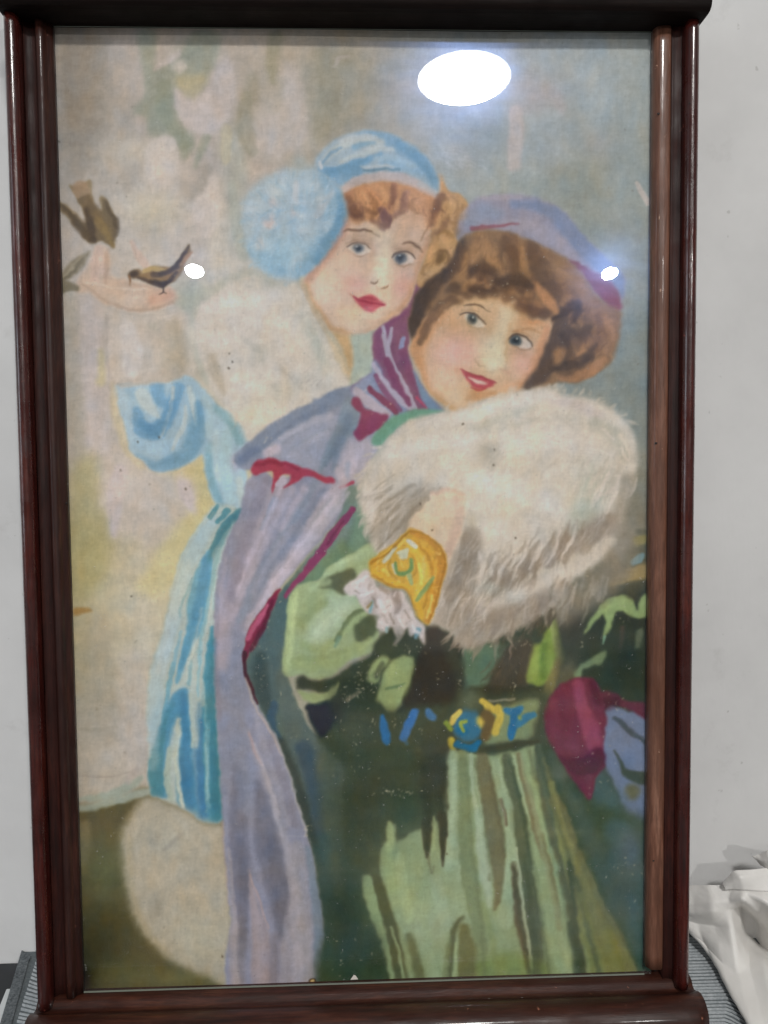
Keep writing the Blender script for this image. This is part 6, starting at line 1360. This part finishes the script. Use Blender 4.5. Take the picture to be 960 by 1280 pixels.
while y > -.125:
    k = (y + .03) * .42
    xl = mx(y) + .0118
    xc = .296 + max(-.03, y) * .55
    path = [(xl, y + max(0, k) * .045 / .06 * .55), (xl + .022, y + max(0, k) * .16), (xl + .05, y), (.10, y), (xc, y - .003), (xc + .004, y - .006), (xc + .06, y - .075), (xc + .11, y - .15)]
    path = [p for p in path if p[1] < YB - .0075 and p[1] > -.129]
    w, h = .0013, rr.uniform(.0012, .0019)
    rings = []
    for x, yy in path:
        w = .0013 if x < xc + .002 else .0010; jy = rr.gauss(0, .00018)
        rings.append([bm.verts.new((x, yy + dy + jy, .0027 + dz)) for dy, dz in ((-w, 0), (-w * .6, h * .8), (0, h), (w * .6, h * .8), (w, 0))])
    for r0, r1 in zip(rings, rings[1:]):
        for i in range(4): bm.faces.new((r0[i], r0[i + 1], r1[i + 1], r1[i]))
    y -= .0039 + rr.uniform(-.0002, .0002)
tag(from_bm('ribs', bm, M_RIB, mat_root, True), kind='stuff')

# ---------------------------------------------------------------- the framed picture
pic = bpy.data.objects.new('framed_picture', None); scene.collection.objects.link(pic)
pic.matrix_world = FRAME_M @ Matrix.Translation((0, 0, -SH_ / 2 - BASE))
tag(pic, 'old glazed print of two girls in furs in a dark mahogany frame', 'picture')
OZ = SH_ / 2 + BASE                                       # children are built about the opening's centre
def part(name, bm, mat, parent=pic, smooth=False):
    bmesh.ops.translate(bm, verts=bm.verts, vec=(0, 0, OZ))
    return from_bm(name, bm, mat, parent, smooth)
def mm(l): return [(a * .001, b * .001) for a, b in l]
HW, HH = SW_ / 2, SH_ / 2
zs = np.linspace(-HH - .004, HH + .004, 60)
# outer stile: flat bed and a stout outer bead; s runs outwards from the opening, p towards the viewer
def stile_profile(bed0, q=0.0):
    return mm([(bed0, -12), (bed0, 2.6 + q), (bed0 + 2, 1.9 + q), (17.5, 2.2 + q), (20.5, 4.2 + q * .8), (22.5, 7.5), (28, 7.5), (30.9, 5.2), (30.9, -12)])
BEAD = mm([(20.6, 4.0), (20.4, 8.0)] + arc(25.7, 11.2, 5.4, 172, -20, 14, 6.2) + [(31.1, 5.4), (27, 4.0)])
def upright(sgn, seed):
    return lambda a, b, t, k: (sgn * (HW + a + k * .3), -b + k * .5, t)
for sgn in (-1, 1):
    bm = bmesh.new(); sweep(bm, stile_profile(10.5) if sgn < 0 else stile_profile(12.5, 3.4), upright(sgn, 1), zs, .00008, 3 + sgn)
    st = part('stile', bm, M_MAH_V, smooth=True)
    bm = bmesh.new(); sweep(bm, BEAD, upright(sgn, 1), np.linspace(-HH - .0035, HH - .0004, 120), .00013, 5 + sgn)
    part('outer_bead', bm, M_BEAD, st, True)
    if sgn < 0:
        # inner bead on the left, rounded and darker
        prof = mm([(-.6, -2), (-.6, 1.2), (1.0, 3.4), (3.0, 4.6)] + arc(7.4, 4.6, 4.0, 170, 10, 9, 4.6) + [(11.4, 3.0), (11.4, -2)])
        bm = bmesh.new(); sweep(bm, prof, upright(sgn, 2), np.linspace(-HH + .0006, HH - .0006, 60), .00012, 9)
        part('inner_bead', bm, M_INNER, st, True)
    else:
        # replaced batten on the right, plain wood, ends short of the sill
        prof = mm([(-.6, -2), (-.6, 2.6), (.2, 5.0), (1.6, 7.0), (3.4, 8.0), (9.8, 8.2), (11.6, 7.4), (12.4, 5.6), (12.4, -2)])
        bm = bmesh.new(); sweep(bm, prof, upright(sgn, 2), np.linspace(-HH + .0085, HH - .0006, 70), .00022, 12)
        part('batten', bm, M_BATTEN, st, True)
# top rail: heavy cornice that stands 28 mm proud of the glass
prof = mm([(-14, 0), (20, 0), (24, .6), (27, 3), (28, 7), (28.5, 11), (31, 14), (33, 20), (33, 34), (-14, 34)])
bm = bmesh.new(); sweep(bm, [(b, a) for a, b in prof], lambda a, b, t, k: (t, -b, HH + a), np.linspace(-HW - .033, HW + .0345, 30), .0, 2)
bevel(part('top_rail', bm, M_TOP_SHADED), .0016, 3)
# sill: little ledge, groove, then a fat roll
prof = mm([(-14, -1), (-3, .2), (3, -.2), (6.5, -1.0), (9, -2.6), (11, -5.4), (13.4, -6.6)] + arc(29, -15.5, 15.5, 138, -5, 14, 14.5) + [(44, -22), (42, -30), (40, -44.6), (-14, -44.6)])
bm = bmesh.new(); xs = np.linspace(-HW - .0335, HW + .036, 60)
def sill_place(a, b, t, k):
    e = min(t - xs[0], xs[-1] - t)                        # rounded ends
    s = 1 - .10 * max(0, 1 - e / .006) ** 2
    return (t, -b * s if b > 0 else -b, -HH + a * (s if a > -.03 else 1) + k * .3)
sweep(bm, [(b, a) for a, b in prof], sill_place, xs, .00006, 8)
o = part('sill', bm, M_MAH_H, smooth=True)
for p in o.data.polygons:
    if len(p.vertices) > 4: p.use_smooth = False
# backing board
bm = bmesh.new(); box(bm, -HW - .010, HW + .010, .0062, .0118, -HH - .004, HH + .004)
part('backing_board', bm, M_BATTEN)
# nails and their holes in batten and bead
N = Nodes('rusty_nail'); N.b.inputs['Base Color'].default_value = (.015, .011, .01, 1); N.b.inputs['Roughness'].default_value = .6
M_NAIL = N.m
def nail(u, v, p, r=.0011):
    d = R_LOC.transposed() @ Vector(((u - 480) / FOC, (v - 640) / FOC, 1.0)); q = CAM_LOC + d * ((-p - CAM_LOC.y) / d.y)
    bm = bmesh.new(); bmesh.ops.create_uvsphere(bm, u_segments=10, v_segments=6, radius=r)
    bmesh.ops.scale(bm, verts=bm.verts, vec=(1, .35, .8)); bmesh.ops.translate(bm, verts=bm.verts, vec=q)
    part('nail', bm, M_NAIL, smooth=True)
nail(823, 142, .0083); nail(820, 554, .0083); nail(817, 1076, .0083, .0008); nail(63, 279, .0040); nail(83, 629, .0040, .0009); nail(862, 129, .0166, .0008)

# the print itself: a finely divided sheet, its inks held per vertex
GX, GZ = 640, 1050
XE, ZE = HW + .006, HH + .002
gx = np.linspace(-XE, XE, GX); gz = np.linspace(-ZE, ZE, GZ)
X, Z = np.meshgrid(gx, gz)
PY = .0034
wave = .0004 * np.sin(X * 21 + 1.3 * np.sin(Z * 9)) + .0003 * np.sin(Z * 17 + 2 * X)
P = np.column_stack([X.ravel(), np.full(X.size, PY), Z.ravel()])
U, V = to_photo(P)
U = np.clip(U - .5, 0, PW - 1.01); V = np.clip(V - .5, 0, PH - 1.01)
inks = sample(IMG, U, V)
SAT, GAIN, VEIL = 1.0, 1.62, 0.012
L = lin(inks)
g = L @ np.array([.2126, .7152, .0722])
L = g[:, None] + (L - g[:, None]) * SAT
L = np.clip((L - VEIL) * GAIN, .004, .9)
me = bpy.data.meshes.new('print')
co = P.copy(); co[:, 1] += wave.ravel(); co[:, 2] += OZ
me.vertices.add(X.size); me.vertices.foreach_set('co', co.astype(np.float32).ravel())
idx = np.arange(X.size).reshape(GZ, GX)
q = np.stack([idx[:-1, :-1], idx[:-1, 1:], idx[1:, 1:], idx[1:, :-1]], -1).reshape(-1, 4)
me.loops.add(q.size); me.loops.foreach_set('vertex_index', q.ravel().astype(np.int32))
me.polygons.add(len(q)); me.polygons.foreach_set('loop_start', (np.arange(len(q)) * 4).astype(np.int32))
me.polygons.foreach_set('use_smooth', np.ones(len(q), bool))
me.update(calc_edges=True)
ca = me.color_attributes.new('inks', 'FLOAT_COLOR', 'POINT')
ca.data.foreach_set('color', np.column_stack([L, np.ones(len(L))]).astype(np.float32).ravel())
N = Nodes('printed_canvas')
at = N.n('ShaderNodeVertexColor'); at.layer_name = 'inks'
v = N.coord((1, 1, 1))
w1 = N.noise(N.coord((1500, 1500, 150)), 1.0, 2); w2 = N.noise(N.coord((150, 1500, 1500)), 1.0, 2)
weave = N.mix(.5, w1, w2)
col = N.mix(1.0, at.outputs['Color'], N.ramp(weave, [(.3, (.95, .95, .95)), (.7, (1.04, 1.04, 1.035))]), 'MULTIPLY')
N.l(col, N.b.inputs['Base Color']); N.b.inputs['Roughness'].default_value = .75
N.b.inputs['Specular IOR Level'].default_value = .25
N.bump(weave, .25, .0004)
link('print', me, N.m, pic)['label'] = 'faded canvas print of two girls hugging, one in blue, one in a mauve cape with white muff'

# glass sheet with dust film and painted haze; both faces mirror the room a little
N = Nodes('dusty_hazy_glass')
lw = N.n('ShaderNodeLayerWeight', Blend=.5)
pw = N.n('ShaderNodeMath', _operation='POWER'); N.l(lw.outputs['Facing'], pw.inputs[0]); pw.inputs[1].default_value = 5
ma = N.n('ShaderNodeMath', _operation='MULTIPLY_ADD'); N.l(pw.outputs[0], ma.inputs[0]); ma.inputs[1].default_value = .96; ma.inputs[2].default_value = .035
tr = N.n('ShaderNodeBsdfTransparent'); tr.inputs['Color'].default_value = (.985, .992, .988, 1)
gl = N.n('ShaderNodeBsdfGlossy', Roughness=.004); gl.inputs['Color'].default_value = (.96, .98, 1, 1)
hz = N.n('ShaderNodeBsdfGlossy'); hz.inputs['Color'].default_value = (.30, .47, 1, 1)  # blue-tinted lobe added to imitate the glow around the mirrored lamp
v = N.coord((1, 1, 1))
smear = N.noise(N.coord((18, 18, 60)), 1.0, 2, .7); smear2 = N.noise(v, 12, 1)
N.l(N.ramp(smear2, [(.3, (.12, .12, .12)), (.8, (.23, .23, .23))]), hz.inputs['Roughness'])
m1 = N.n('ShaderNodeMixShader'); N.l(ma.outputs[0], m1.inputs['Fac']); N.l(tr.outputs[0], m1.inputs[1]); N.l(gl.outputs[0], m1.inputs[2])
m2 = N.n('ShaderNodeMixShader')
N.l(N.ramp(smear, [(.25, (.005, .005, .005)), (.8, (.014, .014, .014))]), m2.inputs['Fac'])
N.l(m1.outputs[0], m2.inputs[1]); N.l(hz.outputs[0], m2.inputs[2])
df = N.n('ShaderNodeBsdfDiffuse'); df.inputs['Color'].default_value = (.75, .74, .70, 1)
m3 = N.n('ShaderNodeMixShader')
film = N.ramp(N.noise(N.coord((5, 5, 26)), 1.0, 2, .6), [(.45, (.004, .004, .004)), (.75, (.045, .045, .045))])  # dust film, its pale streaks painted in for faint hazy reflections
N.l(N.mix(1.0, N.ramp(N.noise(v, 420, 2, .5), [(.70, (0, 0, 0)), (.80, (.30, .30, .30))]), film, 'ADD'), m3.inputs['Fac'])
N.l(m2.outputs[0], m3.inputs[1]); N.l(df.outputs[0], m3.inputs[2])
N.t.links.new(m3.outputs[0], N.out.inputs['Surface'])
gm = N.m
N = Nodes('plain_glass_face')                              # the clean inner face
tr = N.n('ShaderNodeBsdfTransparent'); gl = N.n('ShaderNodeBsdfGlossy', Roughness=.004)
m1 = N.n('ShaderNodeMixShader', Fac=.035); N.l(tr.outputs[0], m1.inputs[1]); N.l(gl.outputs[0], m1.inputs[2])
N.t.links.new(m1.outputs[0], N.out.inputs['Surface'])
bm = bmesh.new(); box(bm, -HW - .005, HW + .005, -.0011, .0009, -HH + .0004, HH - .0016)
g = part('glass', bm, gm); g.data.materials.append(N.m)
for p in g.data.polygons:
    if p.center.y > .0005: p.material_index = 1
N = Nodes('glass_edge'); N.b.inputs['Base Color'].default_value = (.22, .24, .20, 1); N.b.inputs['Roughness'].default_value = .10; N.bump(N.noise(N.coord((40, 1, 1)), 3.0, 4), .8, .002)
ge = bmesh.new(); box(ge, -HW + .001, HW - .001, -.0016, -.00115, -HH + .0002, -HH + .0014)
part('glass_edge', ge, N.m)
ge = bmesh.new(); box(ge, -HW + .001, HW - .001, -.0013, -.00115, HH - .0021, HH - .0016)
part('glass_edge', ge, N.m)

# ---------------------------------------------------------------- crumpled white bag at the right
rows = [
 [(836, 1113, 0.112), (863, 1107, 0.101), (885, 1107, 0.088), (905, 1106, 0.083), (930, 1109, 0.075), (952, 1112, 0.068), (990, 1122, 0.062), (1040, 1135, 0.058)],
 [(838, 1118, 0.107), (865, 1116, 0.095), (888, 1115, 0.083), (912, 1114, 0.077), (930, 1114, 0.068), (955, 1126, 0.056), (992, 1150, 0.047), (1040, 1170, 0.042)],
 [(840, 1128, 0.102), (866, 1130, 0.089), (890, 1128, 0.076), (912, 1126, 0.072), (929, 1124, 0.060), (952, 1142, 0.079), (990, 1175, 0.044), (1040, 1200, 0.030)],
 [(843, 1137, 0.100), (868, 1141, 0.086), (891, 1139, 0.073), (911, 1136, 0.074), (926, 1133, 0.112), (945, 1150, 0.112), (988, 1190, 0.055), (1040, 1220, 0.020)],
 [(846, 1146, 0.099), (872, 1153, 0.092), (894, 1156, 0.082), (914, 1158, 0.069), (930, 1165, 0.111), (946, 1178, 0.106), (985, 1208, 0.050), (1040, 1240, 0.010)],
 [(850, 1152, 0.098), (876, 1166, 0.088), (898, 1178, 0.072), (918, 1184, 0.062), (935, 1192, 0.074), (952, 1200, 0.060), (985, 1228, 0.034), (1040, 1260, -0.010)],
 [(856, 1158, 0.098), (883, 1181, 0.082), (904, 1206, 0.058), (922, 1218, 0.046), (938, 1216, 0.050), (958, 1226, 0.034), (990, 1252, 0.012), (1040, 1290, -0.030)],
 [(862, 1163, 0.099), (890, 1195, 0.072), (910, 1230, 0.038), (930, 1252, 0.018), (948, 1254, 0.018), (968, 1262, 0.008), (1000, 1285, -0.010), (1040, 1320, -0.050)],
 [(866, 1164, 0.101), (892, 1200, 0.069), (916, 1246, 0.026), (940, 1287, -0.010), (958, 1296, -0.016), (980, 1306, -0.022), (1010, 1325, -0.040), (1050, 1350, -0.070)],
 [(868, 1163, 0.103), (894, 1199, 0.072), (918, 1246, 0.030), (942, 1288, -0.006), (960, 1298, -0.012), (982, 1308, -0.018), (1012, 1327, -0.036), (1052, 1352, -0.066)]]
def sheet(name, rows, mat, parent):
    me = bpy.data.meshes.new(name); vs_ = [on_y(*p) for r in rows for p in r]
    nc = len(rows[0]); fs = [(r * nc + c, r * nc + c + 1, (r + 1) * nc + c + 1, (r + 1) * nc + c) for r in range(len(rows) - 1) for c in range(nc - 1)]
    me.from_pydata(vs_, [], fs); me.update()
    o = link(name, me, mat, parent, True)
    m = o.modifiers.new('sub', 'SUBSURF'); m.subdivision_type = 'SIMPLE'; m.levels = m.render_levels = 3
    k = o.modifiers.new('relax', 'SMOOTH'); k.factor = .5; k.iterations = 2
    tx = bpy.data.textures.new(name, 'CLOUDS'); tx.noise_scale = .03; tx.noise_depth = 4; tx.noise_type = 'HARD_NOISE'
    d = o.modifiers.new('crease', 'DISPLACE'); d.texture = tx; d.strength = .0024; d.mid_level = .5; d.texture_coords = 'GLOBAL'
    s = o.modifiers.new('thick', 'SOLIDIFY'); s.thickness = .0009; s.offset = -1
    return o
N = Nodes('white_plastic'); v = N.coord((1, 1, 1))
N.l(N.ramp(N.noise(v, 30, 4), [(.3, (.80, .78, .75)), (.8, (.86, .845, .82))]), N.b.inputs['Base Color']); N.b.inputs['Roughness'].default_value = .42
N.b.inputs['Subsurface Weight'].default_value = 0.0
N.bump(N.noise(v, 90, 4, .6), .15, .003)
bag = bpy.data.objects.new('crumpled_bag', None); scene.collection.objects.link(bag)
tag(bag, 'crumpled white plastic bag lying on the grey mat at right', 'bag')
sheet('front_flap', rows, N.m, bag)
rows2 = [
 [(940, 1070, 0.083), (950, 1068, 0.080), (960, 1063, 0.074), (975, 1064, 0.070), (1000, 1070, 0.068), (1040, 1075, 0.070)],
 [(946, 1074, 0.081), (954, 1076, 0.074), (964, 1078, 0.067), (980, 1080, 0.065), (1002, 1084, 0.064), (1040, 1090, 0.065)],
 [(952, 1080, 0.082), (958, 1083, 0.076), (968, 1087, 0.070), (984, 1090, 0.068), (1004, 1094, 0.066), (1040, 1100, 0.065)]]
sheet('gathered_corner', rows2, N.m, bag)
rows3 = [
 [(904, 1106, 0.080), (912, 1096, 0.078), (919, 1089, 0.075), (940, 1087, 0.074), (962, 1084, 0.076), (1000, 1082, 0.076), (1040, 1085, 0.076)],
 [(905, 1108, 0.076), (915, 1102, 0.072), (925, 1096, 0.068), (944, 1096, 0.070), (966, 1094, 0.072), (1000, 1096, 0.072), (1040, 1100, 0.070)],
 [(906, 1111, 0.076), (918, 1110, 0.072), (930, 1112, 0.067), (950, 1114, 0.065), (970, 1116, 0.064), (1000, 1124, 0.060), (1040, 1130, 0.058)]]
sheet('rear_fold', rows3, N.m, bag)

# a chip of white paper caught at the foot of the glass
d = R_LOC.transposed() @ Vector(((443 - 480) / FOC, (1222 - 640) / FOC, 1.0)); q = CAM_LOC + d * ((-.0026 - CAM_LOC.y) / d.y)
bm = bmesh.new()
a = [bm.verts.new((q.x + x, q.y + y, q.z + z)) for y in (0, .0005) for x, z in ((-.0032, -.0018), (.0030, -.0016), (.0012, .0012), (-.0004, .0022))]
for f in ((0, 1, 2, 3), (7, 6, 5, 4), (0, 4, 5, 1), (1, 5, 6, 2), (2, 6, 7, 3), (3, 7, 4, 0)): bm.faces.new([a[k] for k in f])
N = Nodes('chip_paper'); N.b.inputs['Base Color'].default_value = (.72, .66, .60, 1); N.b.inputs['Roughness'].default_value = .8
part('paper_chip', bm, N.m)
